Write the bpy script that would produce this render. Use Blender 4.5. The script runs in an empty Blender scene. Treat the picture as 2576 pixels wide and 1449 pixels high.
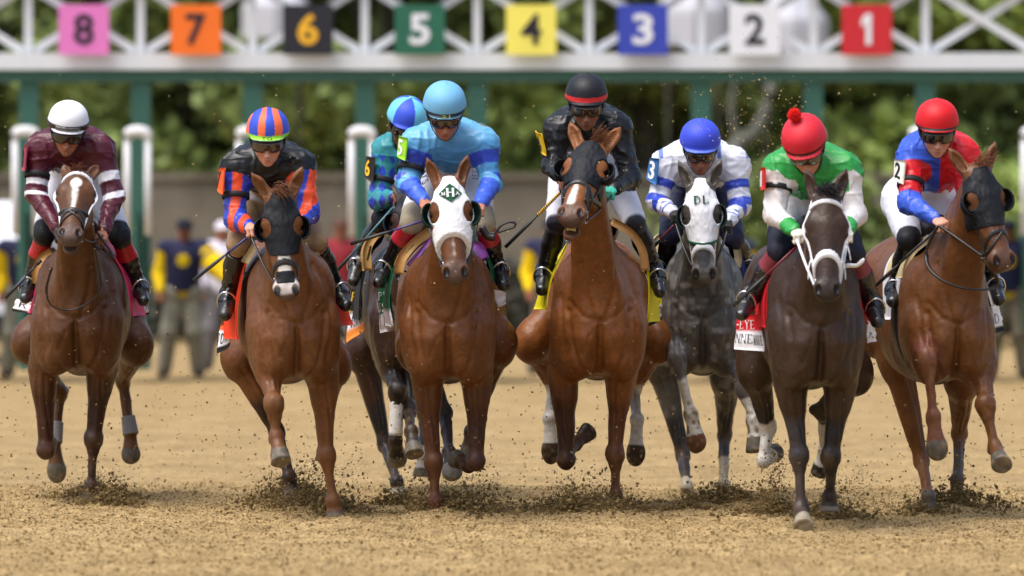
import bpy, math, random, time
import numpy as np
from mathutils import Vector, Matrix
T0 = time.time()
SC = bpy.context.scene
COL = SC.collection
# ------------------------------------------------------------------ camera, sky, light, exposure
CAM_Z, CAM_Y, KPX = 1.62, -37.0, 16128.0      # lens height, lens position, display pixels x metre
cd = bpy.data.cameras.new("camera"); cam = bpy.data.objects.new("camera", cd); COL.objects.link(cam)
cam.location = (0, CAM_Y, CAM_Z)
PITCH = math.atan((724.5 - 573.0) / KPX)
cam.rotation_euler = (math.radians(90) - PITCH, 0, 0)
cd.sensor_width = 36.0; cd.lens = 36.0 * KPX / 2576.0
cd.clip_start = 0.5; cd.clip_end = 3000
cd.dof.use_dof = True; cd.dof.focus_distance = 37.0; cd.dof.aperture_fstop = 2.0
SC.camera = cam
SUN_EL, SUN_AZ = math.radians(66), math.radians(232)    # high, from behind the camera's left
w = bpy.data.worlds.new("World"); SC.world = w; w.use_nodes = True
nt = w.node_tree; bg = nt.nodes["Background"]
sky = nt.nodes.new("ShaderNodeTexSky"); sky.sky_type = 'NISHITA'; sky.sun_disc = False
sky.sun_elevation = SUN_EL; sky.sun_rotation = SUN_AZ
sky.air_density = 1.0; sky.dust_density = 4.0; sky.ozone_density = 0.6
hs = nt.nodes.new("ShaderNodeHueSaturation"); hs.inputs['Saturation'].default_value = 0.95   # overcast: greyed sky
nt.links.new(sky.outputs[0], hs.inputs['Color']); nt.links.new(hs.outputs[0], bg.inputs[0]); bg.inputs[1].default_value = 0.11
sl = bpy.data.lights.new("sun", 'SUN'); sl.energy = 1.35; sl.angle = math.radians(38); sl.color = (1.0, .99, .98)
so = bpy.data.objects.new("sun", sl); COL.objects.link(so)
sd = Vector((math.sin(SUN_AZ) * math.cos(SUN_EL), math.cos(SUN_AZ) * math.cos(SUN_EL), math.sin(SUN_EL)))
so.rotation_euler = sd.to_track_quat('Z', 'Y').to_euler()
SC.view_settings.view_transform = 'Standard'; SC.view_settings.look = 'None'
SC.view_settings.exposure = 1.08; SC.view_settings.gamma = 1
SC.render.engine = 'CYCLES'; SC.cycles.use_denoising = True
SC.cycles.max_bounces = 6; SC.cycles.transparent_max_bounces = 12

# ------------------------------------------------------------------ picture landmark -> point in space at a real distance
CROPS = dict(A1=(.434, 0, 213.8), A2=(.3906, 0, 754.7), B1=(.434, 465.4, 251.6), B2=(.3906, 528.3, 786.1),
             C1=(.4774, 849, 188.7), C2=(.4123, 849, 754.7), D1=(.4775, 1257.8, 163.5), D2=(.4122, 1257.8, 754.7),
             E1=(.3904, 1572.3, 276.7), E2=(.3904, 1603.7, 786.1), F1=(.434, 1836.4, 264.1), F2=(.3908, 1836.4, 786.1),
             G1=(.4428, 2188.6, 239), G2=(.3905, 2188.6, 786.1), U=(1, 0, 0))
def P(crop, x, y, D):
    s, ox, oy = CROPS[crop]
    u, v = ox + x * s, oy + y * s
    return np.array([(u - 1288.0) / KPX * D, D + CAM_Y, CAM_Z + (573.0 - v) / KPX * D])
def A3(*a): return np.array(a, float)
def nrm(v): v = np.asarray(v, float); return v / (np.linalg.norm(v) + 1e-12)
def srgb(r, g, b):
    f = lambda c: c / 12.92 if c <= .04045 else ((c + .055) / 1.055) ** 2.4
    return (f(r / 255), f(g / 255), f(b / 255))

# ------------------------------------------------------------------ signed-distance modelling: smooth unions meshed by surface nets
class Prim:
    __slots__ = ("lo", "hi", "f", "k", "op")
    def __init__(s, lo, hi, f, k=.02, op='u'): s.lo, s.hi, s.f, s.k, s.op = np.asarray(lo, float), np.asarray(hi, float), f, k, op
def cone(a, b, ra, rb, k=.02, ax=None, sc=1.0, op='u', grow=0.0):
    """tapered capsule; ax / sc stretch its section along one axis"""
    a, b = np.asarray(a, float), np.asarray(b, float); ra += grow; rb += grow
    m = max(ra, rb) * max(1, sc)
    ba = b - a; L2 = float(ba @ ba) + 1e-12
    if ax is not None:
        ax = nrm(np.asarray(ax, float) - ba * (np.dot(ax, ba) / L2))
    def f(X, Y, Z):
        px, py, pz = X - a[0], Y - a[1], Z - a[2]
        t = np.clip((px * ba[0] + py * ba[1] + pz * ba[2]) / L2, 0, 1)
        qx, qy, qz = px - t * ba[0], py - t * ba[1], pz - t * ba[2]
        r = ra + (rb - ra) * t
        q = np.sqrt(qx * qx + qy * qy + qz * qz)
        if ax is None: return q - r
        dd = (qx * ax[0] + qy * ax[1] + qz * ax[2]) * (1 / sc - 1)
        ex, ey, ez = qx + ax[0] * dd, qy + ax[1] * dd, qz + ax[2] * dd
        e = np.sqrt(ex * ex + ey * ey + ez * ez) + 1e-9
        return q - r * (q + 1e-9) / e
    return Prim(np.minimum(a, b) - m, np.maximum(a, b) + m, f, k, op)
def chain(pts, rad, k=.02, grow=0.0):
    return [cone(pts[i], pts[i + 1], rad[i], rad[i + 1], k, grow=grow) for i in range(len(pts) - 1)]
def ell(c, r, R=None, k=.02, op='u', grow=0.0):
    """ellipsoid; rows of R are its axes"""
    c, r = np.asarray(c, float), np.asarray(r, float) + grow
    R = np.eye(3) if R is None else np.asarray(R, float)
    ext = np.sqrt(((R * r[:, None]) ** 2).sum(0))
    def f(X, Y, Z):
        px, py, pz = X - c[0], Y - c[1], Z - c[2]
        s0 = s1 = 0
        for i in range(3):
            l = (px * R[i, 0] + py * R[i, 1] + pz * R[i, 2]) / r[i]
            s0 = s0 + l * l; s1 = s1 + (l / r[i]) ** 2
        k0 = np.sqrt(s0); k1 = np.sqrt(s1) + 1e-9
        return k0 * (k0 - 1) / k1
    return Prim(c - ext, c + ext, f, k, op)
def frustum(a, b, ra, rb, k=.008, rnd=.006, ax=None, sc=1.0, op='u'):
    """flat-ended cone (hooves)"""
    a, b = np.asarray(a, float), np.asarray(b, float); ba = b - a; L = np.linalg.norm(ba); n = ba / L
    if ax is not None: ax = nrm(np.asarray(ax, float) - n * np.dot(ax, n))
    m = max(ra, rb) * max(1, sc) + rnd
    def f(X, Y, Z):
        px, py, pz = X - a[0], Y - a[1], Z - a[2]
        t = px * n[0] + py * n[1] + pz * n[2]
        qx, qy, qz = px - t * n[0], py - t * n[1], pz - t * n[2]
        if ax is not None:
            dd = (qx * ax[0] + qy * ax[1] + qz * ax[2]) * (1 / sc - 1)
            qx, qy, qz = qx + ax[0] * dd, qy + ax[1] * dd, qz + ax[2] * dd
        q = np.sqrt(qx * qx + qy * qy + qz * qz)
        r = ra + (rb - ra) * np.clip(t / L, 0, 1) - rnd
        d1 = q - r; d2 = np.abs(t - L / 2) - L / 2 + rnd
        return np.minimum(np.maximum(d1, d2), 0) + np.sqrt(np.maximum(d1, 0) ** 2 + np.maximum(d2, 0) ** 2) - rnd
    return Prim(np.minimum(a, b) - m, np.maximum(a, b) + m, f, k, op)
def axis(lo, hi, h, fine=()):
    out = [lo]
    while out[-1] < hi:
        st = h
        for a, b, hf in fine:
            if a <= out[-1] < b: st = min(st, hf)
        out.append(out[-1] + st)
    return np.array(out, np.float32)
def field(prims, h, fine=((), (), ()), lo=None, hi=None):
    ad = [p for p in prims if p.op == 'u']
    if lo is None: lo = np.min([p.lo for p in ad], 0) - 3 * h
    if hi is None: hi = np.max([p.hi for p in ad], 0) + 3 * h
    ax = [axis(lo[i], hi[i], h, fine[i]) for i in range(3)]
    F = np.full([len(a) for a in ax], .5, np.float32)
    for p in prims:
        sl = []
        for i in range(3):
            m = p.k + 3 * h
            a0, a1 = np.searchsorted(ax[i], [p.lo[i] - m, p.hi[i] + m])
            sl.append(slice(max(0, a0 - 1), min(len(ax[i]), a1 + 1)))
        if any(s.stop <= s.start for s in sl): continue
        d = p.f(ax[0][sl[0]][:, None, None], ax[1][sl[1]][None, :, None], ax[2][sl[2]][None, None, :]).astype(np.float32)
        S = F[tuple(sl)]
        if p.op == 'u':
            if p.k > 0:
                hh = np.maximum(p.k - np.abs(S - d), 0) / p.k
                F[tuple(sl)] = np.minimum(S, d) - hh * hh * p.k * .25
            else: F[tuple(sl)] = np.minimum(S, d)
        else:
            d = -d
            hh = np.maximum(p.k - np.abs(S - d), 0) / p.k if p.k > 0 else 0
            F[tuple(sl)] = np.maximum(S, d) + hh * hh * p.k * .25
    return ax, F
def nets(ax, F):
    """surface nets -> (verts, quads)"""
    F = F.copy(); F[0] = F[-1] = .1; F[:, 0] = F[:, -1] = .1; F[:, :, 0] = F[:, :, -1] = .1
    I = F < 0
    n = np.zeros([s - 1 for s in F.shape], np.uint8)
    for dx in (0, 1):
        for dy in (0, 1):
            for dz in (0, 1):
                n += I[dx:dx + n.shape[0], dy:dy + n.shape[1], dz:dz + n.shape[2]]
    act = np.argwhere((n > 0) & (n < 8))
    if len(act) == 0: return np.zeros((0, 3)), np.zeros((0, 4), int)
    idx = np.full(n.shape, -1, np.int32); idx[tuple(act.T)] = np.arange(len(act))
    corners = [(dx, dy, dz) for dx in (0, 1) for dy in (0, 1) for dz in (0, 1)]
    cv = np.stack([F[act[:, 0] + c[0], act[:, 1] + c[1], act[:, 2] + c[2]] for c in corners], 1)
    acc = np.zeros((len(act), 3)); cnt = np.zeros(len(act))
    for i, ci in enumerate(corners):
        for a in range(3):
            if ci[a]: continue
            cj = list(ci); cj[a] = 1; j = corners.index(tuple(cj))
            m = (cv[:, i] < 0) != (cv[:, j] < 0)
            t = np.where(m, cv[:, i] / (cv[:, i] - cv[:, j] + 1e-20), 0)
            pos = np.tile(np.array(ci, float), (len(act), 1)); pos[:, a] += t
            acc += np.where(m[:, None], pos, 0); cnt += m
    p = acc / cnt[:, None]
    V = np.empty_like(p)
    for a in range(3):
        x0 = ax[a][act[:, a]]; x1 = ax[a][act[:, a] + 1]
        V[:, a] = x0 + (x1 - x0) * p[:, a]
    Q = []
    for a in range(3):
        sl0 = [slice(None)] * 3; sl1 = [slice(None)] * 3
        sl0[a] = slice(0, -1); sl1[a] = slice(1, None)
        A_, B_ = I[tuple(sl0)], I[tuple(sl1)]
        e = np.argwhere(A_ != B_)
        b, c = [(1, 2), (2, 0), (0, 1)][a]
        e = e[(e[:, b] > 0) & (e[:, c] > 0) & (e[:, b] < F.shape[b] - 1) & (e[:, c] < F.shape[c] - 1)]
        ins = A_[tuple(e.T)]
        def g(db, dc):
            q = e.copy(); q[:, b] += db; q[:, c] += dc
            return idx[tuple(q.T)]
        q = np.stack([g(-1, -1), g(0, -1), g(0, 0), g(-1, 0)], 1)
        q[~ins] = q[~ins][:, ::-1]
        Q.append(q)
    return V, np.concatenate(Q)
def smooth_verts(V, Q, it=1, lam=.5):
    for _ in range(it):
        s = np.zeros_like(V); c = np.zeros(len(V))
        for a, b in ((0, 1), (1, 2), (2, 3), (3, 0)):
            np.add.at(s, Q[:, a], V[Q[:, b]]); np.add.at(s, Q[:, b], V[Q[:, a]])
            np.add.at(c, Q[:, a], 1); np.add.at(c, Q[:, b], 1)
        V = V + lam * (s / np.maximum(c, 1)[:, None] - V)
    return V
def vnormals(V, Q):
    n = np.cross(V[Q[:, 2]] - V[Q[:, 0]], V[Q[:, 3]] - V[Q[:, 1]])
    N = np.zeros_like(V)
    for i in range(4): np.add.at(N, Q[:, i], n)
    return N / (np.linalg.norm(N, axis=1)[:, None] + 1e-12)
def vnoise(V, sc, seed=0):
    """cheap smooth 3-D value noise, -1..1"""
    q = np.asarray(V) * sc + seed * 17.31
    i = np.floor(q).astype(np.int64); f = q - i; f = f * f * (3 - 2 * f)
    def h(a, b, c):
        n = (a * 374761393 + b * 668265263 + c * 2147483647 + seed * 974711) & 0x7fffffff
        n = ((n ^ (n >> 13)) * 1274126177) & 0x7fffffff
        return ((n ^ (n >> 16)) & 0xffff) / 32767.5 - 1
    r = 0
    for dx in (0, 1):
        for dy in (0, 1):
            for dz in (0, 1):
                wgt = (f[:, 0] if dx else 1 - f[:, 0]) * (f[:, 1] if dy else 1 - f[:, 1]) * (f[:, 2] if dz else 1 - f[:, 2])
                r = r + wgt * h(i[:, 0] + dx, i[:, 1] + dy, i[:, 2] + dz)
    return r
def mk(name, V, Q, mat, parent=None, col=None, smooth=True, loc=None):
    """one mesh object; world-space verts are re-based on the parent's origin"""
    V = np.asarray(V, float)
    org = np.zeros(3)
    if parent is not None: org = np.array(parent["_o"])
    elif loc is not None: org = np.asarray(loc, float)
    me = bpy.data.meshes.new(name)
    V = V - org
    if isinstance(Q, np.ndarray) and Q.ndim == 2:
        me.vertices.add(len(V)); me.vertices.foreach_set("co", V.astype(np.float32).ravel())
        nq, nn = Q.shape
        me.loops.add(nq * nn); me.loops.foreach_set("vertex_index", Q.astype(np.int32).ravel())
        me.polygons.add(nq); me.polygons.foreach_set("loop_start", np.arange(0, nq * nn, nn, dtype=np.int32))
        me.update(calc_edges=True)
    else:
        me.from_pydata(V.tolist(), [], [list(map(int, q)) for q in Q])
    me.polygons.foreach_set("use_smooth", [smooth] * len(me.polygons))
    if col is not None:
        at = me.color_attributes.new("col", 'FLOAT_COLOR', 'POINT')
        c = np.asarray(col, np.float32)
        if c.shape[1] == 3: c = np.concatenate([c, np.ones((len(c), 1), np.float32)], 1)
        at.data.foreach_set("color", c.ravel())
    me.materials.append(mat)
    me.validate()
    o = bpy.data.objects.new(name, me); COL.objects.link(o)
    if parent is not None:
        o.parent = parent
        o["_o"] = tuple(org)
    else:
        o.location = org; o["_o"] = tuple(org)
    return o
def root(name, loc, label, cat, group=None):
    o = bpy.data.objects.new(name, None); COL.objects.link(o); o.location = loc; o["_o"] = tuple(map(float, loc))
    o.empty_display_size = .1
    o["label"] = label; o["category"] = cat
    if group: o["group"] = group
    return o
def tag(o, label, cat, group=None):
    o["label"] = label; o["category"] = cat
    if group: o["group"] = group
    return o
def sdf(name, prims, h, mat, parent, paint=None, fine=((), (), ()), sm=0, post=None):
    ax, F = field(prims, h, fine)
    V, Q = nets(ax, F)
    if sm: V = smooth_verts(V, Q, sm)
    if post is not None: V = post(V, Q)
    col = paint(V) if paint else None
    return mk(name, V, Q, mat, parent, col)

# ---- plain mesh helpers: every piece returns (verts, faces); merge() joins pieces of ONE part
def merge(*parts):
    V, Fc, o = [], [], 0
    for v, f in parts:
        V.append(np.asarray(v, float)); Fc += [[i + o for i in q] for q in f]; o += len(v)
    return np.concatenate(V), Fc
def box(c, s, R=None):
    c = np.asarray(c, float); s = np.asarray(s, float) / 2
    v = np.array([(x, y, z) for x in (-1, 1) for y in (-1, 1) for z in (-1, 1)], float) * s
    if R is not None: v = v @ np.asarray(R)
    f = [(0, 1, 3, 2), (4, 6, 7, 5), (0, 4, 5, 1), (2, 3, 7, 6), (0, 2, 6, 4), (1, 5, 7, 3)]
    return v + c, f
def frame_of(d, up=(0, 0, 1)):
    d = nrm(d); u = np.asarray(up, float)
    if abs(d @ u) > .97: u = A3(1, 0, 0)
    s = nrm(np.cross(d, u)); return s, np.cross(s, d)
def tube(pts, rad, n=8, flat=1.0, up=(0, 0, 1), cap=True, sub=0):
    """tube through points; flat<1 squashes it along `up`-ish"""
    pts = np.asarray(pts, float)
    if np.isscalar(rad): rad = [rad] * len(pts)
    rad = np.asarray(rad, float)
    if sub:
        pts, rad = spline(pts, rad, sub)
    V, Fc = [], []; m = len(pts)
    for i in range(m):
        d = pts[min(i + 1, m - 1)] - pts[max(i - 1, 0)]
        s, u = frame_of(d, up)
        for j in range(n):
            a = 2 * math.pi * j / n
            V.append(pts[i] + rad[i] * (math.cos(a) * s + flat * math.sin(a) * u))
    for i in range(m - 1):
        for j in range(n):
            Fc.append((i * n + j, i * n + (j + 1) % n, (i + 1) * n + (j + 1) % n, (i + 1) * n + j))
    if cap:
        Fc.append(list(range(n))[::-1]); Fc.append([(m - 1) * n + j for j in range(n)])
    return np.array(V), Fc
def spline(pts, rad, sub):
    P0 = np.asarray(pts, float); n = len(P0); out, ro = [], []
    for i in range(n - 1):
        a, b, c, d = P0[max(i - 1, 0)], P0[i], P0[i + 1], P0[min(i + 2, n - 1)]
        for k in range(sub):
            t = k / sub
            out.append(.5 * (2 * b + (c - a) * t + (2 * a - 5 * b + 4 * c - d) * t * t + (3 * b - a - 3 * c + d) * t ** 3))
            ro.append(rad[i] + (rad[i + 1] - rad[i]) * t)
    out.append(P0[-1]); ro.append(rad[-1])
    return np.array(out), np.array(ro)
def sheet(grid, th):
    """thick sheet from a (n,m,3) grid of points"""
    g = np.asarray(grid, float); n, m = g.shape[:2]
    du = np.gradient(g, axis=0); dv = np.gradient(g, axis=1)
    nn = np.cross(du, dv); nn /= np.linalg.norm(nn, axis=2)[..., None] + 1e-12
    V = np.concatenate([(g + nn * th / 2).reshape(-1, 3), (g - nn * th / 2).reshape(-1, 3)])
    Fc = []; o = n * m
    for i in range(n - 1):
        for j in range(m - 1):
            a, b, c, d = i * m + j, i * m + j + 1, (i + 1) * m + j + 1, (i + 1) * m + j
            Fc.append((a, d, c, b)); Fc.append((a + o, b + o, c + o, d + o))
    rim = [(i, 0) for i in range(n)] + [(n - 1, j) for j in range(1, m)] + [(i, m - 1) for i in range(n - 2, -1, -1)] + [(0, j) for j in range(m - 2, 0, -1)]
    ids = [i * m + j for i, j in rim]
    for k in range(len(ids)):
        a, b = ids[k], ids[(k + 1) % len(ids)]
        Fc.append((a, b, b + o, a + o))
    return V, Fc
def sheet_st(n, m):
    s, t = np.meshgrid(np.linspace(0, 1, n), np.linspace(0, 1, m), indexing='ij')
    st = np.stack([s.ravel(), t.ravel()], 1)
    return np.concatenate([st, st])

# ------------------------------------------------------------------ materials
def mat(name, base=(.5, .5, .5), rough=.6, spec=.5, metal=0, attr=False, noise=None, bump=None, sheen=0, coat=0, var=None):
    """noise=(scale, amount): brightness variation; bump=(scale, strength, dist); attr: colour read from the 'col' attribute"""
    m = bpy.data.materials.new(name); m.use_nodes = True; t = m.node_tree; b = t.nodes["Principled BSDF"]
    b.inputs['Roughness'].default_value = rough; b.inputs['Metallic'].default_value = metal
    b.inputs['Specular IOR Level'].default_value = spec
    b.inputs['Sheen Weight'].default_value = sheen; b.inputs['Coat Weight'].default_value = coat
    src = None
    if attr:
        a = t.nodes.new("ShaderNodeAttribute"); a.attribute_name = "col"; src = a.outputs['Color']
        mr = t.nodes.new("ShaderNodeMath"); mr.operation = 'MULTIPLY'; mr.inputs[1].default_value = rough
        t.links.new(a.outputs['Alpha'], mr.inputs[0]); t.links.new(mr.outputs[0], b.inputs['Roughness'])
    else: b.inputs['Base Color'].default_value = (*base, 1)
    tc = t.nodes.new("ShaderNodeTexCoord")
    if noise:
        n = t.nodes.new("ShaderNodeTexNoise"); n.inputs['Scale'].default_value = noise[0]; n.inputs['Detail'].default_value = 5
        n.inputs['Roughness'].default_value = .65
        t.links.new(tc.outputs['Object'], n.inputs['Vector'])
        r = t.nodes.new("ShaderNodeMapRange"); r.inputs['From Min'].default_value = .25; r.inputs['From Max'].default_value = .75
        r.inputs['To Min'].default_value = 1 - noise[1]; r.inputs['To Max'].default_value = 1 + noise[1]
        t.links.new(n.outputs['Fac'], r.inputs['Value'])
        mx = t.nodes.new("ShaderNodeMix"); mx.data_type = 'RGBA'; mx.blend_type = 'MULTIPLY'; mx.inputs[0].default_value = 1
        if src: t.links.new(src, mx.inputs[6])
        else: mx.inputs[6].default_value = (*base, 1)
        t.links.new(r.outputs[0], mx.inputs[7]); src = mx.outputs[2]
    if var:      # second colour by a coarse noise: (scale, colour, lo, hi)
        n = t.nodes.new("ShaderNodeTexNoise"); n.inputs['Scale'].default_value = var[0]; n.inputs['Detail'].default_value = 6
        t.links.new(tc.outputs['Object'], n.inputs['Vector'])
        r = t.nodes.new("ShaderNodeMapRange"); r.inputs['From Min'].default_value = var[2]; r.inputs['From Max'].default_value = var[3]
        t.links.new(n.outputs['Fac'], r.inputs['Value'])
        mx = t.nodes.new("ShaderNodeMix"); mx.data_type = 'RGBA'
        t.links.new(r.outputs[0], mx.inputs[0])
        if src: t.links.new(src, mx.inputs[6])
        else: mx.inputs[6].default_value = (*base, 1)
        mx.inputs[7].default_value = (*var[1], 1); src = mx.outputs[2]
    if src: t.links.new(src, b.inputs['Base Color'])
    if bump:
        n = t.nodes.new("ShaderNodeTexNoise"); n.inputs['Scale'].default_value = bump[0]; n.inputs['Detail'].default_value = 4
        t.links.new(tc.outputs['Object'], n.inputs['Vector'])
        bp = t.nodes.new("ShaderNodeBump"); bp.inputs['Strength'].default_value = bump[1]; bp.inputs['Distance'].default_value = bump[2]
        t.links.new(n.outputs['Fac'], bp.inputs['Height']); t.links.new(bp.outputs[0], b.inputs['Normal'])
    return m
M = dict(
    coat=mat("horse_coat", attr=True, rough=.42, spec=.29, noise=(30, .30), bump=(34, .35, .010), sheen=0, var=(150, srgb(150, 122, 84), .69, .76)),
    skin=mat("skin", attr=True, rough=.55, spec=.35, noise=(60, .06)),
    silk=mat("racing_silk", attr=True, rough=.38, spec=.40, noise=(220, .06), bump=(30, .35, .010)),
    breech=mat("breeches_cloth", attr=True, rough=.6, spec=.3, noise=(150, .05), bump=(18, .35, .015)),
    boot=mat("boot_leather", attr=True, rough=.22, spec=.6, bump=(24, .4, .012)),
    helmet=mat("helmet_cover", attr=True, rough=.55, spec=.35, noise=(200, .05), bump=(180, .1, .002)),
    goggle=mat("goggle_lens", (.012, .011, .010), rough=.06, spec=.8, coat=.6),
    mesh=mat("blinker_mesh", (.009, .010, .013), rough=.6, spec=.25, noise=(160, .3), bump=(22, .5, .012)),
    wcloth=mat("white_cloth", (.78, .78, .80), rough=.7, spec=.25, noise=(60, .05), bump=(20, .4, .012)),
    fleece=mat("white_fleece", (.80, .79, .80), rough=.95, spec=.1, noise=(120, .1), bump=(160, .6, .01)),
    gcloth=mat("green_cloth", (.004, .02, .013), rough=.7, spec=.25, bump=(60, .2, .01)),
    strap=mat("dark_leather", (.018, .014, .012), rough=.38, spec=.5, noise=(40, .25), bump=(80, .2, .005)),
    wstrap=mat("white_strap", (.78, .78, .80), rough=.45, spec=.4, noise=(50, .06)),
    bstrap=mat("brown_leather", (.05, .028, .016), rough=.42, spec=.5, noise=(40, .25)),
    steel=mat("bright_steel", (.62, .62, .63), rough=.22, metal=1),
    tan=mat("tan_leather", (.47, .24, .07), rough=.5, spec=.4, noise=(12, .18), bump=(60, .2, .006)),
    cream=mat("cream_pad", (.62, .50, .27), rough=.6, spec=.3, noise=(14, .15)),
    cloth=mat("saddle_cloth", attr=True, rough=.62, spec=.3, noise=(90, .06), bump=(22, .45, .012)),
    whip=mat("whip_black", (.012, .012, .013), rough=.45, spec=.5, noise=(60, .2)),
    hair=mat("horse_hair", attr=True, rough=.5, spec=.35),
    eye=mat("eye", (.006, .004, .003), rough=.04, spec=.8),
    ink=mat("black_print", (.012, .012, .014), rough=.6, spec=.3),
    paper=mat("white_print", (.8, .8, .8), rough=.6, spec=.3),
    teeth=mat("teeth", (.62, .5, .26), rough=.35, spec=.5, noise=(120, .2)),
)
M['gcloth2'] = mat("green_print", srgb(10, 78, 50), rough=.6, spec=.3)
# ------------------------------------------------------------------ lettering
SERIF = {  # strokes: width class (T thick, t thin), points; vertical ends get serifs
 'N': [('t', (.08, 0), (.08, 1)), ('T', (.08, 1), (.72, 0)), ('t', (.72, 0), (.72, 1))],
 'E': [('T', (.14, 0), (.14, 1)), ('t', (.14, 1), (.66, 1), (.66, .84)), ('t', (.14, .52), (.5, .52)), ('t', (.14, 0), (.68, 0), (.70, .2))],
 'Y': [('T', (.05, 1), (.38, .48)), ('t', (.72, 1), (.38, .48)), ('T', (.38, 0), (.38, .48))],
 'O': [('T', (.4, 1), (.16, .86), (.08, .5), (.16, .14), (.4, 0), (.64, .14), (.72, .5), (.64, .86), (.4, 1))],
 'C': [('T', (.68, .78), (.58, .95), (.4, 1), (.16, .86), (.08, .5), (.16, .14), (.4, 0), (.6, .05), (.7, .25))],
 'R': [('T', (.14, 0), (.14, 1)), ('t', (.14, 1), (.5, 1), (.66, .88), (.66, .66), (.5, .52), (.14, .52)), ('T', (.4, .52), (.74, 0))],
 'P': [('T', (.14, 0), (.14, 1)), ('t', (.14, 1), (.5, 1), (.66, .88), (.66, .62), (.5, .48), (.14, .48))],
 'D': [('T', (.14, 0), (.14, 1)), ('t', (.14, 1), (.45, 1), (.7, .75), (.72, .5), (.7, .25), (.45, 0), (.14, 0))],
 'S': [('T', (.62, .84), (.5, .98), (.25, .98), (.12, .78), (.25, .58), (.52, .45), (.66, .24), (.52, .03), (.24, .02), (.1, .2))],
 'A': [('t', (.05, 0), (.38, 1)), ('T', (.38, 1), (.74, 0)), ('t', (.2, .36), (.58, .36))],
 'H': [('T', (.12, 0), (.12, 1)), ('T', (.66, 0), (.66, 1)), ('t', (.12, .5), (.66, .5))],
 'I': [('T', (.38, 0), (.38, 1))], 'L': [('T', (.14, 0), (.14, 1)), ('t', (.14, 0), (.64, 0), (.68, .22))],
 'T': [('T', (.38, 0), (.38, 1)), ('t', (.06, .82), (.08, 1), (.68, 1), (.7, .82))],
 'G': [('T', (.68, .8), (.4, 1), (.14, .84), (.08, .5), (.14, .14), (.4, 0), (.66, .1), (.66, .42), (.48, .42))],
 'F': [('T', (.14, 0), (.14, 1)), ('t', (.14, 1), (.66, 1), (.66, .82)), ('t', (.14, .5), (.5, .5))],
 'M': [('t', (.06, 0), (.1, 1)), ('T', (.1, 1), (.4, .1)), ('t', (.4, .1), (.7, 1)), ('T', (.7, 1), (.74, 0))],
 'U': [('T', (.12, 1), (.12, .25), (.28, .02), (.5, .02), (.64, .25)), ('t', (.64, .25), (.64, 1))], 'J': [('T', (.5, 1), (.5, .2), (.36, .02), (.15, .08))],
 '-': [('T', (.1, .45), (.45, .45))], "'": [('T', (.2, 1), (.16, .75))],
}
def serif_text(s, wT=.13, wt=.055, gap=.16):
    V, Fc, x0 = [], [], 0
    def seg(p, q, w):
        p, q = np.array(p, float), np.array(q, float); d = q - p; l = np.hypot(*d) + 1e-9; d /= l; n = np.array((-d[1], d[0])) * w / 2; e = d * w * .3
        o = len(V); V.extend([p - n - e, q - n + e, q + n + e, p + n - e]); Fc.append((o, o + 1, o + 2, o + 3))
    for ch in s:
        if ch == ' ': x0 += .5; continue
        for st in SERIF[ch]:
            w = wT if st[0] == 'T' else wt
            for p, q in zip(st[1:], st[2:]): seg((p[0] + x0, p[1]), (q[0] + x0, q[1]), w)
            if len(st) == 3:
                for p in st[1:]:
                    if p[1] in (0, 1) and abs(st[1][1] - st[2][1]) > .5: seg((p[0] + x0 - .12, p[1]), (p[0] + x0 + .12, p[1]), .05)
        x0 += .8 + gap if ch not in "I'-" else .6
    V = np.array(V); V[:, 0] /= max(x0 - gap, .1)
    return V, Fc
_tc = {}
def sans_text(s, bold=.0):
    key = (s, bold)
    if key not in _tc:
        cu = bpy.data.curves.new("t", 'FONT'); cu.body = s; cu.offset = bold; cu.resolution_u = 4; cu.fill_mode = 'FRONT'
        o = bpy.data.objects.new("t", cu); COL.objects.link(o)
        dg = bpy.context.evaluated_depsgraph_get(); dg.update(); me = o.evaluated_get(dg).to_mesh()
        V = np.array([v.co[:2] for v in me.vertices]); Fc = [tuple(p.vertices) for p in me.polygons]
        o.evaluated_get(dg).to_mesh_clear(); bpy.data.objects.remove(o); bpy.data.curves.remove(cu)
        V = (V - V.min(0)) / (V.max(0) - V.min(0)); _tc[key] = (V, Fc)
    return _tc[key]
def quad_map(q, st):
    """corners TL, TR, BR, BL; s runs left to right, t bottom to top"""
    TL, TR, BR, BL = [np.asarray(p, float) for p in q]; s, t = st[:, 0:1], st[:, 1:2]
    return (BL * (1 - s) + BR * s) * (1 - t) + (TL * (1 - s) + TR * s) * t
def quad_n(q):
    TL, TR, BR, BL = [np.asarray(p, float) for p in q]
    n = nrm(np.cross((TR - TL) + (BR - BL), (TL - BL) + (TR - BR)))
    return n
def lettering(name, txt, q, m, parent, rect=(.1, .15, .9, .85), off=.004, bulge=0.0, mesh=None, th=.0008):
    V, Fc = mesh if mesh is not None else sans_text(txt)
    st = np.stack([rect[0] + (rect[2] - rect[0]) * V[:, 0], rect[1] + (rect[3] - rect[1]) * V[:, 1]], 1)
    n = quad_n(q)
    if n[1] > 0: n = -n
    X = quad_map(q, st) + n * off
    if callable(bulge): X = X + n * bulge(st)[:, None]
    a = X; b = X - n * th
    F2 = [tuple(f) for f in Fc] + [tuple(i + len(V) for i in f[::-1]) for f in Fc]
    return mk(name, np.concatenate([a, b]), F2, m, parent, smooth=False)
M['lens_grey'] = mat("grey_lens", (.10, .10, .11), rough=.08, spec=.8, coat=.6)
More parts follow.
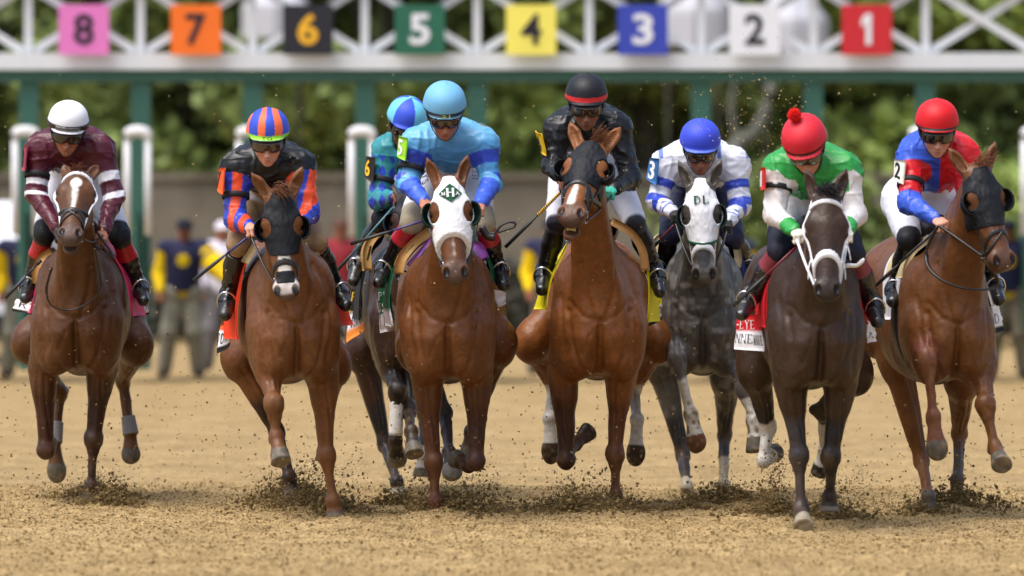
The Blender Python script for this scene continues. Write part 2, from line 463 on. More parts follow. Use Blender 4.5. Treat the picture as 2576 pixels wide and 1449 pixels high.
# ------------------------------------------------------------------ ground
def kind(o, k): o['kind'] = k; return o
def dirt_material(name, near=False):
    m = bpy.data.materials.new(name); m.use_nodes = True; t = m.node_tree; b = t.nodes["Principled BSDF"]
    b.inputs['Roughness'].default_value = .95; b.inputs['Specular IOR Level'].default_value = .12
    g = t.nodes.new("ShaderNodeNewGeometry")
    def nz(scale, det, rough=.6):
        n = t.nodes.new("ShaderNodeTexNoise"); n.inputs['Scale'].default_value = scale; n.inputs['Detail'].default_value = det; n.inputs['Roughness'].default_value = rough
        t.links.new(g.outputs['Position'], n.inputs['Vector']); return n
    a, c, d = nz(1.1, 4), nz(9, 5, .7), nz(55, 3, .7)
    def ramp(n, c0, c1, p0, p1):
        r = t.nodes.new("ShaderNodeValToRGB"); r.color_ramp.elements[0].position = p0; r.color_ramp.elements[1].position = p1
        r.color_ramp.elements[0].color = (*c0, 1); r.color_ramp.elements[1].color = (*c1, 1); t.links.new(n.outputs['Fac'], r.inputs[0]); return r
    r1 = ramp(a, srgb(168, 142, 98), srgb(191, 164, 117), .35, .7)
    r2 = ramp(c, (.62, .60, .58), (1.12, 1.12, 1.12), .3, .65)
    r3 = ramp(d, (.42, .40, .36), (1.12, 1.12, 1.12), .33, .52)
    def mul(x, y, f=1.0):
        mx = t.nodes.new("ShaderNodeMix"); mx.data_type = 'RGBA'; mx.blend_type = 'MULTIPLY'; mx.inputs[0].default_value = f
        t.links.new(x, mx.inputs[6]); t.links.new(y, mx.inputs[7]); return mx.outputs[2]
    o = mul(mul(r1.outputs[0], r2.outputs[0], .8), r3.outputs[0], .85)
    t.links.new(o, b.inputs['Base Color'])
    bp = t.nodes.new("ShaderNodeBump"); bp.inputs['Strength'].default_value = .9; bp.inputs['Distance'].default_value = .02
    t.links.new(d.outputs['Fac'], bp.inputs['Height'])
    bp2 = t.nodes.new("ShaderNodeBump"); bp2.inputs['Strength'].default_value = .8; bp2.inputs['Distance'].default_value = .06
    t.links.new(c.outputs['Fac'], bp2.inputs['Height']); t.links.new(bp2.outputs[0], bp.inputs['Normal']); t.links.new(bp.outputs[0], b.inputs['Normal'])
    return m
M['dirt'] = dirt_material("track_dirt")
M['clod'] = mat("dirt_clods", srgb(138, 116, 76), rough=.95, spec=.1, noise=(30, .35), bump=(90, .8, .01))
M['clod_dark'] = mat("damp_dirt", srgb(108, 90, 58), rough=.95, spec=.1, noise=(40, .4), bump=(90, .8, .01))
M['clod_light'] = mat("dry_grit", srgb(188, 162, 114), rough=.95, spec=.1, noise=(40, .3))
HOOF = []     # where hooves struck: (x, y, size)
def hoof_at(crop, x, y, s):
    s_, ox, oy = CROPS[crop]; v = oy + y * s_; Dg = CAM_Z * KPX / (v - 573.0); p = P(crop, x, y, Dg); HOOF.append((p[0], p[1] + .40, s))
for q in (('A2', 600, 1275, 1.0), ('A2', 660, 1320, .8), ('B2', 520, 1250, 1.4), ('B2', 600, 1290, 1.2), ('B2', 800, 1310, .8), ('C2', 395, 1262, .8), ('C2', 600, 1320, .8), ('C2', 780, 1320, 1.2),
          ('D2', 450, 1310, 1.3), ('D2', 700, 1290, 1.0), ('E2', 340, 1270, .6), ('E2', 570, 1230, 1.0), ('F2', 300, 1310, 1.0), ('F2', 640, 1300, .8), ('F2', 700, 1330, .9), ('G2', 395, 1290, .6), ('G2', 590, 1270, 1.3)): hoof_at(*q)
def ground_z(x, y):
    x = np.asarray(x, float); y = np.asarray(y, float); q = np.stack([x.ravel(), y.ravel(), np.zeros(x.size)], 1)
    f = np.exp(-np.maximum(np.abs(q[:, 1]) - 6, 0) / 10)
    z = .022 * vnoise(q, 1.3, 21) + .016 * vnoise(q * (1, .6, 1), 4.1, 22) + .012 * vnoise(q, 11, 23) * f + .011 * vnoise(q, 27, 24) * f + .007 * vnoise(q, 55, 25) * f
    z += .014 * (1 - np.abs(vnoise(q * (1, .25, 1) + (0, 3, 0), 2.2, 26))) * f - .01
    rk = q[:, 1] * .92 - q[:, 0] * .38 + .05 * vnoise(q, 2.5, 28); z += .012 * np.sin(rk * 32) * f * np.clip((-.4 - q[:, 1]) * 1.2, 0, 1) * (.6 + .6 * vnoise(q, 1.7, 29))
    for hx, hy, s in HOOF:
        d2 = ((q[:, 0] - hx) / (.24 * s)) ** 2 + ((q[:, 1] - hy) / (.26 * s)) ** 2
        z += (.038 * s * np.exp(-d2 * 1.4) - .02 * np.exp(-d2 * 6)) * (1 + .45 * vnoise(q, 16, 27))
    return (z - .028).reshape(x.shape)
ys = np.concatenate([np.linspace(-36, -9, 40)[:-1], np.linspace(-9, 4, 420), np.linspace(4, 40, 120)[1:], np.geomspace(41, 1500, 30)])
xs_in = np.linspace(-3.6, 3.6, 420); xs = np.concatenate([-np.geomspace(3.65, 900, 40)[::-1], xs_in, np.geomspace(3.65, 900, 40)])
GX, GY = np.meshgrid(xs, ys, indexing='ij'); GZ = ground_z(GX, GY)
nx_, ny_ = GX.shape; ii, jj = np.meshgrid(np.arange(nx_ - 1), np.arange(ny_ - 1), indexing='ij'); a_ = (ii * ny_ + jj).ravel()
gq = np.stack([a_, a_ + ny_, a_ + ny_ + 1, a_ + 1], 1)
kind(mk('ground', np.stack([GX.ravel(), GY.ravel(), GZ.ravel()], 1), gq, M['dirt']), 'structure')
# ------------------------------------------------------------------ loose dirt: clods on the ground, thrown dirt in the air
_ico = None
def clods(name, pts, sizes, m, seed=0):
    rnd = np.random.default_rng(seed); n = len(pts)
    g = (1 + 5 ** .5) / 2
    iv = np.array([(-1, g, 0), (1, g, 0), (-1, -g, 0), (1, -g, 0), (0, -1, g), (0, 1, g), (0, -1, -g), (0, 1, -g), (g, 0, -1), (g, 0, 1), (-g, 0, -1), (-g, 0, 1)]) / 1.9
    iF = np.array([(0, 11, 5), (0, 5, 1), (0, 1, 7), (0, 7, 10), (0, 10, 11), (1, 5, 9), (5, 11, 4), (11, 10, 2), (10, 7, 6), (7, 1, 8), (3, 9, 4), (3, 4, 2), (3, 2, 6), (3, 6, 8), (3, 8, 9), (4, 9, 5), (2, 4, 11), (6, 2, 10), (8, 6, 7), (9, 8, 1)])
    jit = rnd.uniform(.55, 1.25, (n, 12, 1)); st = rnd.uniform(.6, 1.3, (n, 1, 3))
    V = (iv[None] * jit * st * np.asarray(sizes)[:, None, None] + np.asarray(pts)[:, None, :]).reshape(-1, 3)
    Fq = (iF[None] + (np.arange(n) * 12)[:, None, None]).reshape(-1, 3)
    return mk(name, V, Fq, m, smooth=False)
RG = np.random.default_rng(5)
def ground_pts(n, x0, x1, y0, y1):
    x = RG.uniform(x0, x1, n); y = y0 + (y1 - y0) * RG.uniform(0, 1, n); return x, y
px, py = ground_pts(52000, -3.3, 3.3, -8.5, 3.5); sz = np.minimum(RG.gamma(2.0, .0014, 52000) + .002, .011)
kind(clods('loose_clods', np.stack([px, py, ground_z(px, py) + sz * .25], 1), sz, M['clod'], 1), 'stuff')
px, py = ground_pts(7000, -3.3, 3.3, -8.5, 4); sz = np.minimum(RG.gamma(2.0, .0016, 7000) + .002, .012)
kind(clods('damp_clods', np.stack([px, py, ground_z(px, py) + sz * .25], 1), sz, M['clod_dark'], 2), 'stuff')
px, py = ground_pts(24000, -3.3, 3.3, -8.5, 3.5); sz = np.minimum(RG.gamma(2.0, .0014, 24000) + .002, .01)
kind(clods('dry_clods', np.stack([px, py, ground_z(px, py) + sz * .25], 1), sz, M['clod_light'], 3), 'stuff')
# dirt burst up around each striking hoof
P1, S1, P2, S2 = [], [], [], []
for hx, hy, s in HOOF:
    n = int(3600 * s)
    a = RG.uniform(0, 2 * np.pi, n); r = np.abs(RG.normal(0, .125 * s, n)); x = hx + r * np.cos(a) * 1.25; y = hy + r * np.sin(a)
    hgt = np.abs(RG.normal(0, 1, n)) * .046 * s * (1 + 1.3 * (RG.uniform(0, 1, n) < .18)) * np.exp(-(r / (.30 * s)) ** 2)
    z = ground_z(x, y) + hgt; sz = .0013 + RG.gamma(1.2, .0012, n); sz = np.minimum(np.where(RG.uniform(0, 1, n) < .12, sz * 3.6, sz), .015); sz *= np.where(hgt > .09, .75, 1)
    dk = RG.uniform(0, 1, n) < .72
    P1.append(np.stack([x, y, z], 1)[dk]); S1.append(sz[dk]); P2.append(np.stack([x, y, z], 1)[~dk]); S2.append(sz[~dk])
def plume(crop, pts, n, spread, dys=.3, sz0=.004, dark=.7, D=36.0):
    n = int(n * 1.3)
    for k in range(len(pts) - 1):
        t = RG.uniform(0, 1, n); q0, q1 = P(crop, *pts[k], D), P(crop, *pts[k + 1], D)
        p = q0 + (q1 - q0) * t[:, None] + RG.normal(0, spread, (n, 3)) * (1, 1.3, 1) + (0, dys + .15, 0)
        s = .0011 + RG.gamma(1.2, sz0 * .20, n); s = np.minimum(np.where(RG.uniform(0, 1, n) < .10, s * 2.6, s), .010); dk = RG.uniform(0, 1, n) < dark
        P1.append(p[dk]); S1.append(s[dk]); P2.append(p[~dk]); S2.append(s[~dk])
plume('F2', [(300, 920), (340, 1080), (300, 1200), (260, 1290)], 330, .045, .6, .006, .85, 35.4)
plume('A2', [(640, 1180), (760, 1190), (800, 1230)], 120, .04, .2, .006, .9, 38.2)
plume('B2', [(690, 1010), (680, 1130), (640, 1250)], 260, .06, .5, .005, .6, 36.6)
plume('B2', [(930, 960), (890, 1150), (880, 1270)], 200, .05, .3, .005, .5, 36.4)
plume('B2', [(370, 1150), (460, 1220), (600, 1200)], 420, .075, .7, .006, .85, 36.8)
plume('C2', [(470, 1130), (560, 1240), (640, 1290)], 420, .08, .8, .005, .7, 37.0)
plume('C2', [(640, 1150), (800, 1250), (930, 1150)], 600, .09, .6, .0045, .45, 36.8)
plume('C2', [(930, 1200), (790, 1310)], 420, .07, .4, .005, .8, 36.4)
plume('D2', [(330, 1290), (480, 1270), (650, 1230)], 520, .075, .4, .006, .8, 37.2)
plume('F2', [(780, 1100), (850, 1200), (790, 1290)], 420, .085, .6, .004, .3, 36.0)
plume('F2', [(140, 1290), (230, 1300)], 300, .07, .6, .005, .8, 36.0)
plume('A2', [(220, 1270), (330, 1290), (450, 1280)], 420, .075, .3, .0045, .45, 38.2)
plume('G2', [(520, 1230), (650, 1270)], 300, .06, .4, .005, .8, 36.6)
plume('E2', [(320, 1240), (560, 1240), (700, 1230)], 200, .06, .6, .005, .6, 38.6)
kind(clods('kicked_dirt', np.concatenate(P1), np.concatenate(S1), M['clod_dark'], 4), 'stuff')
kind(clods('kicked_grit', np.concatenate(P2), np.concatenate(S2), M['clod'], 6), 'stuff')
# grit hanging in the air between the runners
n = 3800
Dd = RG.uniform(34, 43, n); uu = RG.uniform(-20, 2600, n); vv = np.where(RG.uniform(0, 1, n) < .62, 1250 - np.abs(RG.normal(0, 190, n)), RG.uniform(180, 1150, n))
cl = RG.uniform(0, 1, n) < .12; uu = np.where(cl, RG.normal(1900, 90, n), uu); vv = np.where(cl, RG.normal(330, 110, n), vv)
pt = np.stack([(uu - 1288) / KPX * Dd, Dd + CAM_Y, CAM_Z + (573 - vv) / KPX * Dd], 1); sz = RG.gamma(1.5, .0014, n) + .0014
sz = np.minimum(np.where(vv < 760, sz * .8, sz), .0055); lt = vv < 800
kind(clods('flying_grit', pt[lt], sz[lt], M['clod_light'], 7), 'stuff')
kind(clods('flying_dirt', pt[~lt], sz[~lt] * 1.25, M['clod_dark'], 8), 'stuff')

# ------------------------------------------------------------------ starting gate
GD = 68.6
def GP(u, v, D=GD): return P('U', u, v, D)
M['gwhite'] = mat("gate_white_paint", srgb(212, 216, 220), rough=.5, noise=(3, .06))
M['ggreen'] = mat("gate_green_paint", srgb(48, 96, 82), rough=.5, noise=(3, .12))
M['gpad'] = mat("white_padding", srgb(222, 222, 222), rough=.6, noise=(6, .06))
gate = root('starting_gate', (0, GD + CAM_Y, 0), 'long white and green starting gate spanning the track behind the runners', 'starting gate')
PXM = KPX / GD          # display pixels per metre at the gate
def gbox(u0, v0, u1, v1, dep, dy=0.0):
    a, b = GP(u0, v0), GP(u1, v1); c = (a + b) / 2; c[1] += dy; return box(c, (abs(b[0] - a[0]), dep, abs(b[2] - a[2])))
def bar(u0, v0, u1, v1, w, dep, dy=0.0):
    a, b = GP(u0, v0), GP(u1, v1); d = b - a; L = np.linalg.norm(d); ang = math.atan2(d[2], d[0]); c = (a + b) / 2; c[1] += dy
    Rr = np.array([[math.cos(ang), 0, math.sin(ang)], [0, 1, 0], [-math.sin(ang), 0, math.cos(ang)]]); return box(c, (L, dep, w), Rr)
mk('truss_beam', *gbox(-700, 134, 3300, 176, .30), M['gwhite'], gate, smooth=False)
mk('truss_beam', *gbox(-700, -72, 3300, -34, .30), M['gwhite'], gate, smooth=False)
mk('stall_beam', *gbox(-700, 178, 3300, 206, .24, .05), M['ggreen'], gate, smooth=False)
POSTS = [72 + 282 * i for i in range(-2, 12)]
for u in POSTS:
    uu_ = u + (u - 1288) * -.004
    mk('truss_upright', *gbox(u - 10, -34, u + 10, 134, .10), M['gwhite'], gate, smooth=False)
    o = mk('truss_brace', *merge(bar(u + 14, 128, u + 268, -28, .085, .05, .02), bar(u + 14, -28, u + 268, 128, .085, .05, -.04)), M['gwhite'], gate, smooth=False)
    mk('stall_post', *merge(gbox(u - 24, 206, u + 24, 930, .16, .05)), M['ggreen'], gate, smooth=False)
for u in POSTS:
    # padded hoop at the front of each stall partition
    uc = u - 8; pts = [GP(uc - 26, 592, GD - .9), GP(uc - 26, 352, GD - .9), GP(uc - 22, 334, GD - .9), GP(uc, 330, GD - .9), GP(uc + 22, 334, GD - .9), GP(uc + 26, 352, GD - .9), GP(uc + 26, 592, GD - .9)]
    mk('stall_pad', *merge(tube(pts[:2], .036, 10), tube(pts[-2:], .036, 10), tube(pts[1:-1], [.044, .055, .06, .055, .044], 12, sub=3)), M['gpad'], gate)
    mk('stall_partition', *merge(gbox(u - 18, 380, u + 2, 920, .05, -.5)), M['ggreen'], gate, smooth=False)
    mk('stall_side', *merge(box(GP(u - 8, 640) + A3(0, .6, -.2), (.06, 2.4, 1.3))), M['ggreen'], gate, smooth=False)
SIGNS = [(8, 211, srgb(222, 120, 190), 'd'), (7, 493, srgb(240, 112, 22), 'd'), (6, 775, srgb(24, 24, 34), srgb(236, 176, 34)), (5, 1056, srgb(28, 98, 74), 'w'), (4, 1336, srgb(238, 226, 100), 'd'), (3, 1617, srgb(48, 66, 172), 'w'), (2, 1898, srgb(226, 228, 234), 'd'), (1, 2180, srgb(196, 30, 40), 'w')]
M['num_dark'] = mat("number_dark", srgb(28, 22, 36), rough=.6); M['num_white'] = mat("number_white", srgb(226, 228, 234), rough=.6); M['num_gold'] = mat("number_gold", srgb(238, 178, 34), rough=.6)
ONE = (np.array([(.42, 0), (.88, 0), (.88, 1), (.42, 1), (.05, .80), (.05, .56), (.42, .70)]), [(0, 1, 2, 3), (3, 4, 5, 6)])
for d, u, bgc, fg in SIGNS:
    v0 = 12; v1 = 138
    q = [GP(u - 63, v0, GD - .28), GP(u + 63, v0, GD - .28), GP(u + 63, v1, GD - .28), GP(u - 63, v1, GD - .28)]
    c = (q[0] + q[2]) / 2; o = mk('stall_number_board', *box(c, (q[1][0] - q[0][0], .03, q[0][2] - q[3][2])), mat('number_board_%d' % d, bgc, rough=.55, noise=(5, .05)), gate, smooth=False)
    o.name = 'stall_number_board'
    q2 = [p + A3(0, -.02, 0) for p in q]
    wd = .40 if d != 1 else .24
    lettering('number', str(d), q2, M['num_dark'] if fg == 'd' else (M['num_white'] if fg == 'w' else M['num_gold']), o, (.5 - wd * .5 * 1.02, .20, .5 + wd * .5 * 1.02, .82), .004, mesh=ONE if d == 1 else sans_text(str(d), .025), th=.006)
# ------------------------------------------------------------------ parked van at the left edge, far barrier, hedge
def van():
    o = P('U', -60, 900, 78.0); rt = root('parked_van', (o[0], o[1], 0), 'white van parked behind the gate at the left edge of the photo', 'van')
    z0 = 0
    prof = [(-.95, .35), (-.98, .95), (-.90, 1.05), (-.80, 1.75), (-.66, 1.95), (.66, 1.95), (.80, 1.75), (.90, 1.05), (.98, .95), (.95, .35)]
    ysn = [(-.05, .55, .62), (0, .95, .62), (.12, 1, .66), (.75, 1, .70), (1.35, 1, 1.0), (4.6, 1, 1.0), (4.75, .97, .98)]
    V, Fc = [], []; n = len(prof)
    for y, sx, sz_ in ysn:
        for x, z in prof: V.append((o[0] + x * sx, o[1] + y, .35 + (z - .35) * sz_))
    for i in range(len(ysn) - 1):
        for k in range(n): Fc.append((i * n + k, i * n + (k + 1) % n, (i + 1) * n + (k + 1) % n, (i + 1) * n + k))
    Fc.append(list(range(n))[::-1]); Fc.append([(len(ysn) - 1) * n + k for k in range(n)])
    mk('body', V, Fc, mat("van_white", srgb(222, 224, 228), rough=.35), rt, smooth=False)
    def wq(y0, z0_, w0, y1, z1, w1): return [(o[0] - w0, o[1] + y0, z0_), (o[0] + w0, o[1] + y0, z0_), (o[0] + w1, o[1] + y1, z1), (o[0] - w1, o[1] + y1, z1)]
    mk('windscreen', *merge((np.array(wq(.76, 1.34, .72, 1.33, 1.85, .60)) + (0, -.02, .012), [(0, 1, 2, 3)])), mat("van_glass", (.03, .035, .04), rough=.1, spec=.7), rt)
    for s in (-1, 1):
        mk('headlight', *box((o[0] + s * .68, o[1] - .03, .82), (.30, .08, .18)), M['lens_grey'], rt)
        for yy in (.75, 3.8):
            w_ = mk('wheel', *tube([(o[0] + s * .93, o[1] + yy, .34), (o[0] + s * .70, o[1] + yy, .34)], .34, 24), M['ink'], rt)
            mk('rim', *tube([(o[0] + s * .945, o[1] + yy, .34), (o[0] + s * .92, o[1] + yy, .34)], .20, 18), M['steel'], w_)
    mk('bumper', *box((o[0], o[1] - .06, .46), (1.8, .16, .22)), M['ink'], rt)
van()
M['wall'] = mat("pale_concrete", srgb(122, 113, 97), rough=.9, noise=(.8, .22), var=(.9, srgb(84, 78, 62), .42, .68))
WD = 96.0
wv = P('U', 1288, 452, WD)[2]; wu = 70
tag(mk('boundary_wall', *merge(box((0, WD + CAM_Y, wv / 2), (wu, .3, wv)), box((0, WD + CAM_Y, wv + .05), (wu + .1, .42, .10))), M['wall'], smooth=False, loc=(0, WD + CAM_Y, 0)), 'long pale grey-brown boundary wall across the background', 'wall')
def leaf_cloud(pts, nrm_, size, seed, cvar):
    """many small leaf quads"""
    rnd = np.random.default_rng(seed); n = len(pts)
    a = rnd.normal(0, 1, (n, 3)); a /= np.linalg.norm(a, axis=1)[:, None]; b = np.cross(a, rnd.normal(0, 1, (n, 3))); b /= np.linalg.norm(b, axis=1)[:, None]
    s = size * rnd.uniform(.6, 1.4, (n, 1)); V = np.stack([pts - a * s, pts + b * s * .55, pts + a * s, pts - b * s * .55], 1).reshape(-1, 3)
    Fq = np.arange(n * 4).reshape(n, 4); C = np.repeat(cvar, 4, axis=0)
    return V, Fq, C
M['leaf'] = mat("leaves", attr=True, rough=.6, spec=.25)
M['bark'] = mat("bark", srgb(58, 56, 42), rough=.9, noise=(4, .3))
def foliage(name, blobs, nper, size, seed, par, c0, c1):
    rnd = np.random.default_rng(seed); Pt, Cv = [], []
    for (c, r) in blobs:
        n = int(nper * (r[0] * r[1] * r[2]) ** (2 / 3)); d = rnd.normal(0, 1, (n, 3)); d /= np.linalg.norm(d, axis=1)[:, None]
        rr = rnd.uniform(.25, 1.0, (n, 1)) ** .4; p = np.array(c) + d * rr * np.array(r) * (1 + .25 * vnoise(d * 2 + np.array(c), 1.3, seed)[:, None])
        k = np.clip(.5 + .5 * vnoise(p, .55, seed + 1) + .35 * vnoise(p, 1.6, seed + 2), 0, 1)[:, None]
        tint = rnd.uniform(.75, 1.25, (n, 1)); Pt.append(p); Cv.append((np.array(c0) * (1 - k) + np.array(c1) * k) * tint)
    V, Fq, C = leaf_cloud(np.concatenate(Pt), None, size, seed, np.concatenate(Cv))
    return mk(name, V, Fq, M['leaf'], par, C, smooth=False)
def hedge():
    rnd = np.random.default_rng(3); zt = P('U', 0, 655, 92.0)[2]
    blobs = [((x, 92 + CAM_Y + rnd.uniform(-.3, .3), zt * .5), (1.0, .55, zt * .52)) for x in np.arange(-20, 20, .8)]
    rt = root('hedge', (0, 92 + CAM_Y, 0), 'low dark clipped hedge in front of the boundary wall', 'hedge')
    foliage('foliage', blobs, 1500, .10, 4, rt, (.035, .036, .026), (.14, .135, .10))
    mk('stems', *merge(*[tube([(x, 92 + CAM_Y, 0), (x + .1, 92 + CAM_Y, zt * .6)], [.03, .015], 5) for x in np.arange(-20, 20, .8)]), M['bark'], rt)
hedge()
def bush(u, vtop, D, w, seed, label, c0, c1):
    o = P('U', u, 573, D); o[2] = 0; hh = P('U', u, vtop, D)[2]; rnd = np.random.default_rng(seed)
    rt = root('bush', tuple(o), label, 'bush', 'bushes in front of the boundary wall')
    bl = [(o + (rnd.uniform(-1, 1) * w, rnd.uniform(-.4, .4), hh * rnd.uniform(.2, .82)), (w * .5, .5, hh * .24)) for _ in range(16)]
    foliage('foliage', bl, 480, .12, seed, rt, c0, c1)
    mk('stems', *merge(*[tube([o + (dx, 0, 0), o + (dx * 1.6, 0, hh * .7)], [.05, .02], 6) for dx in (-.3, 0, .3)]), M['bark'], rt)
def tree(u, D, hgt, w, seed, label, c0, c1, nb=26, base=0.0, lowest=.12):
    rnd = np.random.default_rng(seed); o = P('U', u, 573, D); o[2] = 0
    rt = root('broadleaf_tree', tuple(o), label, 'tree', 'trees beyond the boundary wall')
    trunk = [tube([o, o + (rnd.uniform(-.2, .2), 0, hgt * .35), o + (rnd.uniform(-.5, .5), 0, hgt * .7)], [.30, .22, .10], 10, sub=3)]
    blobs = []
    for i in range(nb):
        z = hgt * rnd.uniform(lowest, .97); wz = w * math.sqrt(max(.1, 1 - ((z / hgt - .45) / .6) ** 2)); a = rnd.uniform(0, 6.28); q = rnd.uniform(.3, 1) * wz
        c = o + (math.cos(a) * q, math.sin(a) * q * .7, z); r = rnd.uniform(.7, 1.5) * w * .28; blobs.append((c, (r * 1.2, r, r * .8)))
        if i % 3 == 0: trunk.append(tube([o + (0, 0, z * .5), (o + (0, 0, z * .6)) * .4 + c * .6, c], [.11, .07, .03], 6))
    mk('trunk', *merge(*trunk), M['bark'], rt)
    foliage('crown', blobs, 400, .17, seed, rt, c0, c1)
DG, MG, LG, YG = (.15, .195, .065), (.20, .26, .075), (.255, .335, .085), (.37, .48, .11)
for i, (u, D, h_, w_, c0, c1, lb) in enumerate([
    (-120, 112, 9, 3.6, DG, MG, 'dark green tree beyond the wall at the far left'), (170, 118, 10, 3.4, DG, LG, 'mid green tree behind the pink number board'), (470, 110, 9.5, 3.2, DG, LG, 'light speckled tree behind the orange number board'),
    (770, 116, 9, 3.4, MG, YG, 'bright green tree behind the black number board'), (1010, 108, 9, 3.2, DG, LG, 'leafy tree behind the dark green number board'), (1300, 114, 10, 3.6, DG, MG, 'dark tree behind the yellow number board'),
    (1600, 110, 9, 3.2, DG, MG, 'dark tree behind the blue number board'), (1880, 116, 9, 3.2, DG, MG, 'dense dark tree behind the white number board'), (2160, 111, 9.5, 3.2, DG, LG, 'mottled tree behind the red number board'),
    (2440, 113, 9.5, 3.6, MG, YG, 'bright yellow-green tree at the right edge'), (2680, 109, 9, 3.4, MG, YG, 'yellow-green tree just beyond the right edge')]):
    tree(u, D, h_, w_, 40 + i, lb, c0, c1, nb=34, lowest=.06)
for i, (u, D) in enumerate([(-250, 132), (150, 135), (560, 131), (960, 136), (1380, 132), (1780, 135), (2200, 132), (2640, 135)]):
    tree(u, D, 12, 4.6, 80 + i, ['far tall tree closing the gap left of the frame', 'far tall tree between the pink and the orange boards', 'far tall tree between the orange and the black boards', 'far tall tree between the black and the dark green boards', 'far tall tree between the yellow and the blue boards', 'far tall tree between the blue and the white boards', 'far tall tree behind the red board', 'far tall tree behind the brightest crown'][i], DG, MG, nb=30, lowest=.05)
# pale leaning trunk among the trees
o = P('U', 1800, 560, 100.0); b = P('U', 1945, 205, 100.0); o[2] = 0
t_ = root('bare_tree', tuple(o), 'pale leaning bare trunk with a fork, behind the blue helmet rider', 'tree')
mk('trunk', *merge(tube([o, P('U', 1830, 420, 100), P('U', 1900, 330, 100), P('U', 1930, 260, 100), P('U', 1960, 120, 100)], [.18, .13, .10, .08, .05], 10, sub=5), tube([P('U', 1862, 380, 100), P('U', 1840, 280, 100), P('U', 1850, 200, 100)], [.06, .05, .03], 8, sub=4)), mat("pale_bark", srgb(98, 98, 88), rough=.9, noise=(3, .2)), t_)
# white marquee tops showing through the truss
M['tent'] = mat("white_canvas", srgb(186, 186, 192), rough=.7, noise=(1, .05))
def marquee(u, v, w, D, label, h=1.1):
    o = P('U', u, v, D); zb = o[2]; rt = root('marquee', (o[0], o[1], 0), label, 'marquee', 'white marquees beyond the gate')
    g = []
    for k, (r, z) in enumerate([(1, 0), (.97, .12), (.55, .45), (.22, .85), (.03, 1.25), (.0, 1.45)]): g.append([(o[0] + w * r * math.cos(a), o[1] + w * r * math.sin(a), zb + h * z) for a in np.linspace(0, 2 * math.pi, 9)])
    V = np.array(g).reshape(-1, 3); Fc = [(i * 9 + k, i * 9 + k + 1, (i + 1) * 9 + k + 1, (i + 1) * 9 + k) for i in range(5) for k in range(8)]
    mk('canopy', V, Fc, M['tent'], rt, smooth=False)
    vl = [[(o[0] + w * math.cos(a), o[1] + w * math.sin(a), z) for a in np.linspace(0, 2 * math.pi, 9)] for z in (zb + .02, zb - .45)]
    mk('valance', np.array(vl).reshape(-1, 3), [(k, k + 9, k + 10, k + 1) for k in range(8)], M['tent'], rt, smooth=False)
    for k in range(4):
        a = math.pi / 4 + k * math.pi / 2; mk('pole', *tube([(o[0] + w * .95 * math.cos(a), o[1] + w * .95 * math.sin(a), 0), (o[0] + w * .95 * math.cos(a), o[1] + w * .95 * math.sin(a), zb)], .018, 8), M['bark'], rt)
marquee(694, 26, .55, 104, 'white marquee peak left of the black number board', .7)
marquee(1742, 44, .6, 104, 'white marquee between the blue and the white number boards')
marquee(1990, 70, .62, 105, 'white marquee right of the white number board')

for i, (u, vt, c0, c1, lb) in enumerate([(1735, 400, DG, MG, 'dark bush between the grey horse and the black rider'), (1890, 380, DG, MG, 'dark bush left of the green rider'), (2060, 400, DG, MG, 'dark bush behind the green rider'), (2230, 390, DG, LG, 'mid green bush right of the green rider'), (2400, 380, MG, YG, 'bright bush behind the blue and red rider'), (2570, 390, MG, YG, 'bright bush at the right edge')]):
    bush(u, vt, 89.5, .55, 120 + i, lb, c0, c1)
